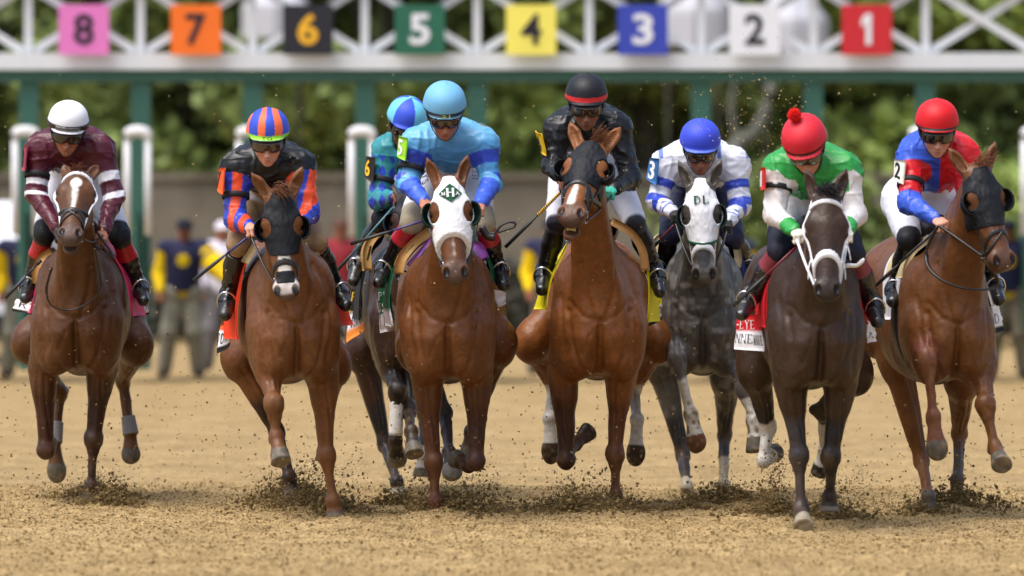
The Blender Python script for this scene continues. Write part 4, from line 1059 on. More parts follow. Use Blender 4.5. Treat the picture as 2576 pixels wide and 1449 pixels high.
HC[6] = dict(D=38.9, chest=('C1', 395, 1150), yaw=-5, dz=-.12,
    label='dark bay horse mostly hidden behind the light blue rider, one leg bandaged white',
    coat=dict(base=srgb(58, 37, 27), dark=srgb(38, 26, 20), legs=[dict(pts=DK, toe=1), dict(pts=DK), dict(pts=srgb(34, 30, 31), sock=srgb(205, 203, 200), at=1.15), dict(pts=DK, sock=WS, at=.8)]),
    FL=[('C2', 330, 400), ('C2', 362, 560, -1), ('C2', 355, 850, 0), ('C2', 362, 1010, 1)],
    FR=[('C2', 430, 430), ('C2', 432, 670, -1), ('C2', 450, 800, -1), ('C2', 470, 945, -.6)],
    HL=[('C2', 150, 300, -1), ('C2', 288, 880, 1), ('C2', 362, 1110, -1), ('C2', 388, 1275, 0)],
    HR=[('C2', 500, 350, -1), ('C2', 530, 700, 1), ('C2', 522, 950, -1), ('C2', 512, 1080, 0)],
    head=dict(poll=('C1', 385, 595), dy=-.45, th=22, yaw=-6, roll=0, ears=((-.4, -.7, -.5), (.4, -.7, -.5))))
HC[5] = dict(D=36.2, chest=('C2', 672, 300), yaw=0, dz=-.12, wd=1.0,
    label='chestnut horse in a white blinker hood bearing a green diamond',
    coat=dict(base=srgb(104, 62, 30), dark=srgb(68, 39, 19), legs=[dict(pts=srgb(78, 44, 27), **{'from': .3}), dict(pts=srgb(60, 34, 24), **{'from': .2}), dict(pts=srgb(60, 60, 68), hoof=srgb(130, 126, 118), toe=1), dict(pts=srgb(58, 36, 28))], muzzle=srgb(78, 66, 62),
              face=[((0, .34, -.02), (0, .49, -.015), .016, .009, WS), ((0, .555, -.015), (0, .565, -.015), .006, .006, WS)]),
    FL=[('C2', 545, 560), ('C2', 585, 985, 0), ('C2', 597, 1230, 0), ('C2', 600, 1350, 0)],
    FR=[('C2', 850, 520), ('C2', 846, 985, -.3), ('C2', 800, 1010, 1), ('C2', 715, 965, .5)],
    HL=[('C2', 470, 290, -1), ('C2', 655, 690, 1), ('C2', 680, 930, -1), ('C2', 705, 1085, -1)],
    HR=[('C2', 985, 260, -1), ('C2', 880, 610, 1), ('C2', 812, 800, 1), ('C2', 800, 960, 0)],
    head=dict(poll=('C1', 588, 530), dy=-.55, th=20, yaw=3, roll=-3, ears=((-.34, -.92, .2), (.34, -.92, .2))))
HC[4] = dict(D=37.0, chest=('D2', 605, 300), yaw=0, dz=-.12, wd=1.04,
    label='chestnut horse tossing up its head with bared teeth, yellow saddlecloth',
    coat=dict(base=srgb(130, 78, 37), dark=srgb(80, 45, 22), legs=[dict(pts=srgb(62, 36, 24), hoof=srgb(60, 48, 38), **{'from': .25}), dict(pts=srgb(92, 52, 30), **{'from': .5}), dict(sock=WS, at=.2, hoof=srgb(64, 46, 32), toe=1), dict(sock=WS, at=.2, hoof=srgb(64, 46, 32), toe=1)],
              face=[((-.005, .30, -.02), (-.012, .50, -.015), .014, .027, WS)], muzzle=srgb(78, 64, 58)),
    FL=[('D2', 385, 560), ('D2', 405, 975, -.3), ('D2', 462, 880, 1), ('D2', 545, 800, .6)],
    FR=[('D2', 740, 540), ('D2', 700, 940, 0), ('D2', 708, 1190, 0), ('D2', 712, 1290, 0)],
    HL=[('D2', 200, 250, -1), ('D2', 330, 540, 1), ('D2', 300, 720, -1), ('D2', 315, 985, .5)],
    HR=[('D2', 950, 250, -1), ('D2', 815, 540, 1), ('D2', 838, 730, -1), ('D2', 824, 1000, .5)],
    head=dict(poll=('D1', 482, 374), dy=-.42, th=46, yaw=-11, roll=5, mouth=.07, sz=1.10, ears=((-.42, -.75, .3), (.36, -.75, .25))))
HC[3] = dict(D=38.2, chest=('E1', 500, 1150), yaw=2, dz=-.12, wd=.92,
    label='dark grey horse in a white hood with green trim',
    coat=dict(base=srgb(84, 78, 70), dark=srgb(50, 46, 42), mix=.75, dapple=srgb(150, 144, 136), legs=[dict(pts=srgb(92, 90, 90), sock=WS, at=.35, dirt=1, hoof=srgb(104, 66, 40), toe=1), dict(pts=srgb(88, 86, 86), sock=WS, at=.35, dirt=1), dict(pts=srgb(46, 42, 42), sock=srgb(178, 165, 140), at=.75, dirt=1), dict(pts=srgb(46, 42, 42), sock=srgb(170, 156, 130), at=.45, dirt=1)],
              muzzle=srgb(96, 92, 90), mane_dark=srgb(40, 38, 38),
              face=[((0, .40, -.02), (0, .50, -.015), .030, .036, srgb(58, 58, 60))]),
    FL=[('E2', 250, 150), ('E2', 255, 295, -1), ('E2', 345, 650, -.2), ('E2', 393, 890, .3)],
    FR=[('E2', 600, 230), ('E2', 690, 500, -1), ('E2', 742, 690, -.3), ('E2', 762, 900, -.5)],
    HL=[('E2', 150, 310, -1), ('E2', 292, 920, 1), ('E2', 318, 1130, -1), ('E2', 338, 1310, 0)],
    HR=[('E2', 575, 400, -1), ('E2', 560, 790, 1), ('E2', 553, 1110, -1), ('E2', 553, 1215, 0)],
    head=dict(poll=('E1', 487, 455), dy=-.50, th=10, yaw=0, roll=-2, sz=.98, ears=((-.40, -.9, .2), (.42, -.9, .2))))
HC[1] = dict(D=34.9, chest=('F2', 555, 300), yaw=-3, dz=-.12, wd=.97,
    label='dark brown horse with white bridle straps and no hood',
    coat=dict(base=srgb(60, 42, 30), dark=srgb(36, 26, 20), legs=[dict(pts=srgb(54, 48, 50), hoof=srgb(150, 140, 120)), dict(pts=srgb(30, 26, 26)), dict(pts=DK, sock=WS, at=.2, hoof=srgb(40, 38, 38)), dict(pts=DK, sock=WS, at=.2, hoof=srgb(40, 38, 38))], muzzle=srgb(44, 38, 36), mane_dark=srgb(22, 20, 22),
              face=[]),
    FL=[('F2', 385, 470), ('F2', 445, 920, -.4), ('F2', 460, 1255, -.2), ('F2', 474, 1385, -1)],
    FR=[('F2', 715, 520), ('F2', 650, 930, .4), ('F2', 645, 1190, .5), ('F2', 643, 1285, 0)],
    HL=[('F2', 165, 350, -1), ('F2', 245, 740, 1), ('F2', 216, 955, -.3), ('F2', 292, 900, 1)],
    HR=[('F2', 800, 380, -1), ('F2', 600, 640, 1), ('F2', 610, 880, 1), ('F2', 575, 1040, .5)],
    head=dict(poll=('F1', 560, 490), dy=-.55, th=20, yaw=-1, roll=0, ears=((-.3, -.95, .12), (.3, -.95, .12))))
HC[2] = dict(D=36.0, chest=('G2', 502, 300), yaw=-8, dz=-.12, wd=.92,
    label='chestnut horse at the far right in black blinkers, head turned aside',
    coat=dict(base=srgb(104, 64, 33), dark=srgb(76, 43, 21), legs=[dict(dust=1.8, pts=srgb(112, 66, 48), toe=1), dict(dust=1.4), dict(sock=srgb(88, 80, 74), at=1.0), dict(sock=srgb(82, 74, 70), at=.35)], muzzle=srgb(80, 64, 58), face=[]),
    FL=[('G2', 320, 160), ('G2', 370, 300, -1), ('G2', 408, 665, -.2), ('G2', 440, 940, .3)],
    FR=[('G2', 715, 270), ('G2', 745, 600, -1), ('G2', 808, 870, -.4), ('G2', 852, 985, -1)],
    HL=[('G2', 170, 300, -1), ('G2', 335, 960, 1), ('G2', 375, 1180, -1), ('G2', 392, 1300, 0)],
    HR=[('G2', 590, 420, -1), ('G2', 578, 780, 1), ('G2', 565, 1080, -1), ('G2', 560, 1225, 0)],
    head=dict(poll=('G1', 632, 385), dy=-.50, th=16, yaw=22, roll=-7, ears=((-.4, -.85, .0), (.45, -.8, .2))))
# ------------------------------------------------------------------ jockeys
def hand_prims(w, d, n, s, curl=1.0, sz=1.0, side=1):
    """closed hand: wrist w, direction d, palm normal n, knuckle axis s; thumb on the `side` of s"""
    L = [ell(w + d * .048 * sz, (.040 * sz, .045 * sz, .019 * sz), np.stack([s, d, n]), .012)]
    for i, (o, l) in enumerate(((-.031, .86), (-.0105, .98), (.0105, 1.0), (.031, .92))):
        b = w + d * (.084 - .006 * abs(i - 1.6)) * sz + s * o * sz
        p1 = b + (d * .016 + n * .034 * curl) * l * sz; p2 = p1 + (-d * .022 + n * .010) * l * sz; p3 = p2 + (-d * .016 - n * .008) * l * sz
        L += [cone(w + d * .05 * sz + s * o * .7 * sz, b, .0105 * sz, .0105 * sz, .006), cone(b, p1, .0105 * sz, .0095 * sz, .002),
              cone(p1, p2, .0092 * sz, .0085 * sz, .002), cone(p2, p3, .0085 * sz, .0078 * sz, .002)]
    t0 = w + d * .022 * sz + s * side * .026 * sz; t1 = t0 + (d * .034 + s * side * .016 + n * .012) * sz; t2 = t1 + (d * .020 - s * side * .016 + n * .018) * sz
    L += [cone(t0, t1, .014 * sz, .0115 * sz, .008), cone(t1, t2, .0112 * sz, .0092 * sz, .003)]
    return L
GR_J = 'jockeys riding the racehorses'
def jockey(c, h):
    D = h.D; j = Horse(); kids = {}
    def Q(t, dy): return P(*t, D + dy)
    hc = Q(c['head'], c.get('hdy', -.02)) + A3(0, 0, .014)
    pitch, yaw, roll = c.get('pitch', 22), c.get('hyaw', 0), c.get('hroll', 0)
    p_, y_, r_ = map(math.radians, (pitch, yaw, roll))
    Fw, Uh, Sh = A3(0, -math.cos(p_), -math.sin(p_)), A3(0, -math.sin(p_), math.cos(p_)), A3(1, 0, 0)
    Rz = np.array([[math.cos(y_), -math.sin(y_), 0], [math.sin(y_), math.cos(y_), 0], [0, 0, 1]])
    Ry = np.array([[math.cos(r_), 0, math.sin(r_)], [0, 1, 0], [-math.sin(r_), 0, math.cos(r_)]])
    Sh, Uh, Fw = [Ry @ Rz @ v for v in (Sh, Uh, Fw)]; Rh = np.stack([Sh, Uh, Fw])
    hz = c.get('hz', 1.0)
    def hp(s, u, f): return hc + (s * Sh + u * Uh + f * Fw) * hz
    def local(V): return ((V - hc) @ Rh.T) / hz
    j.hp, j.Rh, j.hc = hp, Rh, hc
    sl, sr = Q(c['shl'], .16), Q(c['shr'], .16)
    el, er = Q(c['ell'], c.get('eldy', .10)), Q(c['elr'], c.get('erdy', .10))
    wl, wr = Q(c['hal'], c.get('haldy', -.14)), Q(c['har'], c.get('hardy', -.14))
    dp = c.get('drop', .10); pv = (sl + sr) / 2 + A3(c.get('pvx', 0), .50, -.03 - dp); nb = (sl + sr) / 2 + A3(0, .02, .03)
    pv = np.array(pv); j.pv = pv
    kl, kr = Q(c['knl'], .16), Q(c['knr'], .16)
    al, ar = Q(c['anl'], .36), Q(c['anr'], .36)
    tl, tr_ = Q(c['tol'], .22), Q(c['tor'], .22)
    hl, hr = pv + A3(-.11, 0, -.03), pv + A3(.11, 0, -.03)
    j.hands = (wl, wr)
    rt = root('person', (pv[0], pv[1], pv[2]), c['label'], 'jockey', GR_J); j.root = rt
    X = A3(1, 0, 0)
    # body: one continuous skin
    def he(cc, r, k=.015, op='u'): return ell(hp(*cc), np.array(r) * hz, Rh, k, op)
    def hcn(a, b, ra, rb, k=.012, op='u'): return cone(hp(*a), hp(*b), ra * hz, rb * hz, k, op=op)
    B = [he((0, -.04, 0), (.076, .10, .098)), he((0, -.115, .03), (.068, .088, .064), .03), he((0, -.172, .036), (.047, .042, .048), .03), he((0, -.205, .058), (.022, .018, .018), .02),
         hcn((0, -.105, .090), (0, -.148, .113), .009, .0145), he((0, -.150, .103), (.022, .011, .014), .01), he((-.044, -.135, .062), (.022, .022, .02), .02), he((.044, -.135, .062), (.022, .022, .02), .02),
         he((0, -.1745, .089), (.024, .0068, .010), .006), he((0, -.1865, .086), (.021, .0075, .010), .006), he((-.03, -.098, .085), (.018, .013, .012), .01, 's'), he((.03, -.098, .085), (.018, .013, .012), .01, 's'),
         he((-.080, -.105, -.01), (.010, .034, .020), .01), he((.080, -.105, -.01), (.010, .034, .020), .01),
         cone(hp(0, -.15, -.03), nb, .055, .062, .03),
         cone(sl, sr, .065, .065, .04), cone(nb + A3(0, .09, -.05), pv, .10, .10, .05, X, 1.2), cone(pv + A3(-.07, 0, 0), pv + A3(.07, 0, 0), .125, .125, .04),
         cone(sl, el, .056, .044, .03), cone(el, wl, .045, .030, .03), cone(sr, er, .056, .044, .03), cone(er, wr, .045, .030, .03),
         cone(hl, kl, .075, .042, .03), cone(kl, al, .042, .026, .02), cone(al, tl, .026, .022, .02), cone(hr, kr, .075, .042, .03), cone(kr, ar, .042, .026, .02), cone(ar, tr_, .026, .022, .02)]
    hps = []
    for (e, w_, sd) in ((el, wl, 1), (er, wr, -1)):
        d = nrm(w_ - e + A3(0, -.05, 0)); n = nrm(A3(-sd * .1, .75, -.75) - d * np.dot(A3(-sd * .1, .75, -.75), d)); s_ = np.cross(n, d)
        hps += hand_prims(w_ + d * .005, d, n, s_, 1.0, 1.0, 1 if s_[2] > 0 else -1)
    glove = c.get('glove')
    skin = c.get('skin', srgb(178, 118, 92))
    def pskin(V):
        C = np.ones((len(V), 4)); C[:, :3] = skin; l = local(V)
        lay(C, np.clip(1 - np.linalg.norm((l - (0, -.181, .095)) / (.026, .013, .02), axis=1), 0, 1) * 1.2 * .8, np.array(skin) * (.75, .45, .42))
        lay(C, np.clip(1 - np.linalg.norm((l - (0, -.181, .098)) / (.024, .0025, .02), axis=1), 0, 1), np.array(skin) * .25)
        for s in (-1, 1):
            lay(C, np.clip(1.2 - np.linalg.norm((l - (s * .008, -.157, .112)) / (.006, .005, .008), axis=1), 0, 1) * .7, np.array(skin) * .3)
            lay(C, np.clip(1.3 - np.linalg.norm((l - (s * .045, -.14, .08)) / (.03, .025, .03), axis=1), 0, 1) * .35, np.array(skin) * (1.05, .72, .66))
        if c.get('beard'): lay(C, np.clip((-.165 - l[:, 1]) * 60, 0, 1) * np.clip(l[:, 2] * 30, 0, 1) * .25, np.array(skin) * .4)
        if glove:
            gl = glove if isinstance(glove, dict) else {0: glove, 1: glove}
            for i, w_ in enumerate((wl, wr)):
                if gl.get(i) is not None: lay(C, (np.linalg.norm(V - w_, axis=1) < .145) * 1.0 * (along(V, (el, er)[i], w_) > .97), gl[i])
        return C
    fx = [tuple(sorted((hc[0] - .1, hc[0] + .1))) + (.0048,)]
    fz_ = (hc[2] - .25 * hz, hc[2] + .02, .0048); fy_ = (hc[1] - .15, hc[1] + .02, .005)
    fxx = tuple(fx + [(w_[0] - .08, w_[0] + .08, .0045) for w_ in (wl, wr)])
    fyy = (fy_,) + tuple((w_[1] - .13, w_[1] + .06, .005) for w_ in (wl, wr)); fzz = (fz_,) + tuple((w_[2] - .1, w_[2] + .07, .0045) for w_ in (wl, wr))
    sdf('body', B + hps, .010, M['skin'], rt, pskin, (fxx, fyy, fzz))
    # jersey: torso and sleeves, loose, wrinkled
    def wrinkle(amp, seeds=(1, 2), st=(1, 1, 1)):
        def f(V, Qd):
            N = vnormals(V, Qd)
            a = 1 - np.abs(vnoise(V * st, 11, seeds[0])) * 2; b = 1 - np.abs(vnoise(V * st, 24, seeds[1])) * 2
            w_ = V + .03 * np.stack([vnoise(V, 6, seeds[0] + 2), vnoise(V, 6, seeds[0] + 3), vnoise(V, 6, seeds[0] + 4)], 1)
            sh = np.clip(1 - np.abs(vnoise(w_ * (1, 1, .45), 15, seeds[1] + 5)) * 3.2, 0, 1) ** 1.5 + .7 * np.clip(1 - np.abs(vnoise(w_ * (.45, 1, 1), 19, seeds[1] + 6)) * 3.2, 0, 1) ** 1.5
            return V + N * (amp * (.25 * a + .25 * b + .95 * sh) - amp * .4)[:, None]
        return f
    bl, br = el + (wl - el) * .97, er + (wr - er) * .97
    waist = nb + (pv - nb) * .62
    J = [cone(sl, sr, .080, .080, .06), cone(nb + A3(0, .10, -.01 - dp * .35), waist, .105, .105, .08, X, 1.5), cone(nb + A3(0, .03, -.02 - dp * .5), nb + A3(0, .12, -.03 - dp * .5), .075, .08, .06, X, 1.6),
         cone(sl, el, .074, .058, .08), cone(el, bl, .059, .036, .03), cone(sr, er, .074, .058, .08), cone(er, br, .059, .036, .03),
         ell(nb + A3(0, .17, .015), (.205, .24, .118), None, .10), ell(hp(0, -.165, -.02) * .4 + nb * .6, (.062, .062, .05), None, .03)]
    J.append(Prim(hp(0, -.25, 0) - .2, hp(0, 0, 0) + .2, ell(hp(0, -.14, .045), (.074, .10, .085), Rh, 0).f, .01, 's'))
    def pj(V):
        C = np.ones((len(V), 4)); i = c['jersey'](V, C, dict(sl=sl, sr=sr, el=el, er=er, wl=wl, wr=wr, nb=nb, pv=pv, la=np.where(V[:, 0] < nb[0], 1, 0)))
        return C
    j.jer = sdf('jersey', J, .0075, M['silk'], rt, pj, sm=1, post=wrinkle(.0085, (c['n'], c['n'] + 9)))
    # breeches
    Bp = [cone(pv + A3(-.07, 0, 0), pv + A3(.07, 0, 0), .142, .142, .04), cone(hl, kl + (al - kl) * .02, .108, .068, .05), cone(hr, kr + (ar - kr) * .02, .108, .068, .05), cone(pv, nb * .45 + pv * .55, .13, .125, .05, X, 1.15),
          cone(pv + A3(0, -.1, -.04), (kl + kr) / 2 * .3 + pv * .7, .10, .07, .06, X, 1.3)]
    def pb(V):
        C = np.ones((len(V), 4)); C[:, :3] = c.get('breech', srgb(222, 222, 228))
        dl, dr = [np.linalg.norm(V - a - np.clip(along(V, a, b), 0, 1)[:, None] * (b - a), axis=1) for a, b in ((hl, kl), (hr, kr))]
        t = np.where(dl < dr, along(V, hl, kl), along(V, hr, kr))
        if 'thigh' in c: lay(C, np.clip((t - c.get('tht', .45)) * 30, 0, 1), c['thigh'])
        if 'knee' in c: lay(C, np.clip((t - c.get('knt', .8)) * 30, 0, 1), c['knee'])
        return C
    sdf('breeches', Bp, .0095, M['breech'], rt, pb, sm=1, post=wrinkle(.004, (c['n'] + 3, c['n'] + 5)))
    # boots
    for (k_, a_, t_) in ((kl, al, tl), (kr, ar, tr_)):
        top = k_ + (a_ - k_) * c.get('boott', .06); dn = nrm(a_ - k_); ft = nrm(t_ - a_)
        Bo = [cone(top, k_ + (a_ - k_) * .45, .058, .058, .02), cone(k_ + (a_ - k_) * .45, a_, .058, .046, .03), cone(a_, a_ + (t_ - a_) * .5, .052, .047, .03), cone(a_ + (t_ - a_) * .4, t_ + ft * .02, .047, .036, .02), ell(a_ + dn * .045 + A3(0, .02, 0), (.040, .045, .04), None, .02),
              Prim(top - .2, top + .2, (lambda X, Y, Z, t0=top, d0=dn: (X - t0[0]) * d0[0] + (Y - t0[1]) * d0[1] + (Z - t0[2]) * d0[2]), .004, 's')]
        def pbo(V):
            C = np.ones((len(V), 4)); C[:, :3] = c.get('boot', srgb(20, 20, 22)); t = along(V, k_, a_)
            for (t0, t1, col, ro) in c.get('cuff', ()): lay(C, np.clip((t - t0) * 60, 0, 1) * np.clip((t1 - t) * 60, 0, 1) * (t < .8), col, ro)
            lay(C, np.clip(vnoise(V, 26, 3) * 1.2 + along(V, a_, t_) - .9, 0, 1) * .6 * (t > .8), srgb(52, 46, 36), 2.0)
            return C
        j_post = lambda V, Qd: V + vnormals(V, Qd) * (.0035 * np.maximum(0, np.sin(along(V, k_, a_) * 34 + 2.5 * vnoise(V, 9, 4))) * np.clip((along(V, k_, a_) - .45) * 4, 0, 1) * (along(V, k_, a_) < 1.05))[:, None]
        sdf('boot', Bo, .0075, M['boot'], rt, pbo, sm=1, post=j_post)
    j.feet = ((kl, al, tl), (kr, ar, tr_))
    # helmet
    Hm = [he((0, 0, -.005), (.117, .102, .142), .01), he((0, -.03, -.01), (.119, .052, .144), .03), he((0, -.052, .090), (.094, .012, .072), .02), he((0, .102, -.005), (.012, .008, .012), .01)]
    Hm.append(Prim(hc - .3, hc + .3, (lambda X, Y, Z: (X - hc[0]) * Uh[0] + (Y - hc[1]) * Uh[1] + (Z - hc[2]) * Uh[2] + (.057 - .0) * hz + 0.0), .006, 's'))
    def ph(V):
        C = np.ones((len(V), 4)); l = local(V); c['helmet'](l, C)
        low = np.clip((-.0535 - l[:, 1]) * 300, 0, 1); lay(C, low, srgb(18, 18, 20))
        return C
    hm = sdf('helmet', Hm, .0052, M['helmet'], rt, ph, sm=1)
    # harness below the rim: back guard and chin straps
    har = [Prim(hc - .3, hc + .3, (lambda X, Y, Z: np.abs(ell(hp(0, -.06, -.008), np.array((.102, .11, .122)) * hz, Rh, 0).f(X, Y, Z)) - .006), 0)]
    har[0].k = 0
    def cutp(n, o):
        nn = n[0] * Sh + n[1] * Uh + n[2] * Fw; q = hp(*o)
        return Prim(hc - .3, hc + .3, (lambda X, Y, Z: -((X - q[0]) * nn[0] + (Y - q[1]) * nn[1] + (Z - q[2]) * nn[2])), 0, 's')
    ax, F = field(har, .006, lo=hc - .17, hi=hc + .17)
    Xg, Yg, Zg = np.meshgrid(*ax, indexing='ij', sparse=True)
    ls, lu, lf = [((Xg - hc[0]) * v[0] + (Yg - hc[1]) * v[1] + (Zg - hc[2]) * v[2]) / hz for v in (Sh, Uh, Fw)]
    F = np.maximum(F, lu + .060); F = np.maximum(F, -.135 - lu - .0 * lf); F = np.maximum(F, lf - .018 + (lu + .06) * .35)
    V, Qd = nets(ax, F.astype(np.float32)); V = smooth_verts(V, Qd, 1); mk('helmet_harness', V, Qd, M['strap'], hm)
    st = merge(*[tube([hp(s * .085, -.10, .03), hp(s * .070, -.16, .045), hp(s * .03, -.212, .06), hp(0, -.222, .066)], .0055, 6, .5, sub=3) for s in (-1, 1)])
    mk('chin_strap', *st, M['strap'], hm)
    # goggles over the eyes
    gu = c.get('gog_u', -.096)
    def gog(wd, hgt, grow, f0, mt, nm, par, u0=gu, notch=True):
        G = np.abs(ell(hp(0, -.07, 0), np.array((.098, .135, .122)) * hz + grow, Rh, 0).f(Xg, Yg, Zg)) - .006
        q1 = np.abs(ls) - wd; q2 = np.abs(lu - u0) - hgt
        bx = np.minimum(np.maximum(q1 + .015, q2 + .015), 0) + np.sqrt(np.maximum(q1 + .015, 0) ** 2 + np.maximum(q2 + .015, 0) ** 2) - .015
        G = np.maximum(G, bx); G = np.maximum(G, f0 - lf)
        if notch: G = np.maximum(G, .020 - np.sqrt((ls) ** 2 + (lu - (u0 - hgt - .004)) ** 2 * .7))
        V, Qd = nets(ax, G.astype(np.float32))
        if len(V): return mk(nm, smooth_verts(V, Qd, 1), Qd, mt, par)
    gp = gog(.088, .035, .004, .015, M['strap'], 'goggles', rt)
    gog(.080, .027, .008, .025, M['goggle'] if not c.get('clear') else M['goggle_brown'], 'goggle_lens', gp)
    if c.get('second'):    # spare goggles pushed up on the helmet
        G = np.abs(ell(hp(0, 0, -.005), np.array((.118, .106, .142)) * hz + .008, Rh, 0).f(Xg, Yg, Zg)) - .007
        G = np.maximum(G, np.abs(lu + .030) - .020); V, Qd = nets(ax, G.astype(np.float32))
        g2 = mk('goggles', smooth_verts(V, Qd, 1), Qd, M['strap'], hm)
        gog2 = np.abs(ell(hp(0, 0, -.005), np.array((.118, .106, .142)) * hz + .013, Rh, 0).f(Xg, Yg, Zg)) - .006
        G = np.maximum(np.maximum(gog2, np.abs(lu + .030) - .015), np.maximum(.05 - lf, np.abs(ls) - .075)); V, Qd = nets(ax, G.astype(np.float32))
        mk('goggle_lens', smooth_verts(V, Qd, 1), Qd, M['lens_grey'], g2)
    if c.get('pom'):
        rnd = random.Random(4); parts = []
        for i in range(420):
            d = nrm(A3(rnd.gauss(0, 1), rnd.gauss(0, 1), rnd.gauss(0, 1))); o = hp(-.025, .134, 0)
            parts.append(tube([o + d * .012, o + d * .036 + A3(*[rnd.gauss(0, .003) for _ in range(3)])], [.0036, .0022], 4))
        mk('pompom', *merge(*parts), M['pom'], hm)
    if c.get('band'):
        txt, colm, w0 = c['band']
        q = [hp(-w0, -.030, .142), hp(w0, -.030, .142), hp(w0, -.047, .144), hp(-w0, -.047, .144)]
        lettering('band_lettering', txt, q, M[colm], hm, (0, 0, 1, 1), .012)
    # number patch strapped to the arm on the left of the picture
    if c.get('patch'):
        pc = c['patch']; q4 = [Q(t, dy) for t, dy in zip(pc['q'], pc.get('dy', (.16, .03, .03, .16)))]
        n = 7; stt = sheet_st(n, n)[:n * n]; nn = quad_n(q4); nn = -nn if nn[1] > 0 else nn
        q4 = [p + nn * pc.get('push', .03) for p in q4]
        blg = lambda st: .012 * (1 - (2 * st[:, 0] - 1) ** 2)
        g = (quad_map(q4, stt) + nn * blg(stt)[:, None]).reshape(n, n, 3)
        v, f = sheet(g, .006); cc = np.ones((len(v), 4)); s2 = sheet_st(n, n); cc[:, :3] = pc['bg']
        if 'rim' in pc:
            e = np.minimum(np.minimum(s2[:, 0], 1 - s2[:, 0]), np.minimum(s2[:, 1], 1 - s2[:, 1])); lay(cc, (e < .08) * 1.0, pc['rim'])
        po = mk('number_patch', v, f, M['cloth'], rt, cc)
        lettering('number', pc['t'], q4, M[pc.get('m', 'ink')], po, pc.get('rect', (.24, .14, .76, .86)), .006, blg, mesh=sans_text(pc['t'], .02))
    if c.get('armband', True):
        t = c.get('abt', .55); o = sl + (el - sl) * t; d = nrm(el - sl); s_, u_ = frame_of(d, (0, -1, 0)); r = (.076 + (.060 - .076) * t) + .008
        pts = [o + r * (math.cos(a) * s_ + math.sin(a) * u_) for a in np.linspace(0, 2 * math.pi, 25)]
        g = np.array([[p + d * w_ + (p - o) / r * rr for w_, rr in ((-.017, 0), (-.015, .004), (.015, .004), (.017, 0))] for p in pts])
        V = g.reshape(-1, 3); Fc = [(i * 4 + k, i * 4 + k + 1, i * 4 + k + 5, i * 4 + k + 4) for i in range(24) for k in range(3)]
        mk('arm_strap', V, Fc, M['ink'], rt)
    return j
M['goggle_brown'] = mat("brown_lens", (.035, .022, .014), rough=.05, spec=.9, coat=.7)
M['pom'] = mat("red_wool", srgb(222, 40, 38), rough=.95, spec=.1)
M['yellow_ink'] = mat("yellow_print", srgb(240, 190, 20), rough=.6)
M['lime_ink'] = mat("lime_print", srgb(190, 215, 60), rough=.6)
# ------------------------------------------------------------------ the eight riders
def bands(V, C, a, b, lst, mask):
    t = along(V, a, b)
    for t0, t1, col in lst: lay(C, np.clip((t - t0) * 80, 0, 1) * np.clip((t1 - t) * 80, 0, 1) * mask, col)
def near(V, a, b, r): return (paint_cap(V, a, b, r, .004) > .5) * 1.0
MAR, WHT, BLK, BLU, ORG = srgb(78, 17, 35), srgb(226, 224, 228), srgb(16, 16, 18), srgb(42, 66, 178), srgb(228, 78, 36)
def j8(V, C, b):
    C[:, :3] = MAR
    for s, e, w in ((b['sl'], b['el'], b['wl']), (b['sr'], b['er'], b['wr'])):
        bands(V, C, s, e, [(.52, .72, WHT), (.97, 1.12, WHT)] if s is b['sr'] else [(.70, .84, WHT), (1.0, 1.1, WHT)], near(V, s, e + (e - s) * .1, .115))
def j7(V, C, b):
    C[:, :3] = BLK
    for s, e, w in ((b['sl'], b['el'], b['wl']), (b['sr'], b['er'], b['wr'])):
        m = near(V, s + (e - s) * .30, e, .10) + near(V, e, w, .085); m = np.clip(m, 0, 1) * (along(V, s, e) > .12)
        ang = np.sin((V[:, 0] - e[0]) * 48 + along(V, e, w) * 5.5 + 1.0)
        lay(C, m, BLU); lay(C, m * (ang > 0), ORG)
TEAL = srgb(50, 136, 144)
def j6(V, C, b):
    C[:, :3] = TEAL
    for s, e, w in ((b['sl'], b['el'], b['wl']), (b['sr'], b['er'], b['wr'])):
        m = np.clip(near(V, s + (e - s) * .3, e, .10) + near(V, e, w, .085), 0, 1)
        t = along(V, s, e); x = (V[:, 0] - s[0]) * 16
        lay(C, m * ((np.abs((t * 3.2 + 10) % 1 - .5) * 2 + np.abs((x + 10) % 1 - .5) * 2) < .85), BLU)
LB, MB, DB = srgb(104, 172, 216), srgb(72, 138, 188), srgb(40, 66, 172)
def j5(V, C, b):
    C[:, :3] = MB
    lay(C, np.clip((V[:, 2] - b['nb'][2] + .02) * 30, 0, 1), LB)
    for s, e, w in ((b['sl'], b['el'], b['wl']), (b['sr'], b['er'], b['wr'])):
        bands(V, C, s, e, [(.22, .55, DB), (.55, .80, MB), (.80, 1.02, DB)], near(V, s + (e - s) * .2, e + (e - s) * .1, .115))
        bands(V, C, e, w, [(.06, .18, LB), (.18, 1.2, srgb(66, 100, 214))], near(V, e + (w - e) * .1, w, .085))
def j4(V, C, b): C[:, :3] = BLK
def j3(V, C, b):
    C[:, :3] = srgb(214, 216, 226); lay(C, np.clip((np.sin(V[:, 0] * 36 + 1) - .86) * 20, 0, 1) * (V[:, 2] > b['nb'][2] + .0), srgb(96, 120, 200))
    BL3 = srgb(44, 68, 178)
    for s, e, w in ((b['sl'], b['el'], b['wl']), (b['sr'], b['er'], b['wr'])):
        bands(V, C, s, e, [(.44, .66, BL3), (.86, 1.08, BL3)], near(V, s + (e - s) * .3, e + (e - s) * .1, .115))
        bands(V, C, e, w, [(.22, .42, BL3), (.62, .68, BL3), (.76, .82, BL3)], near(V, e + (w - e) * .16, w, .085))
    lay(C, np.clip(vnoise(V, 18, 5) * 1.5 - .5, 0, 1) * .25, srgb(120, 116, 112))
GRN = srgb(44, 150, 66)
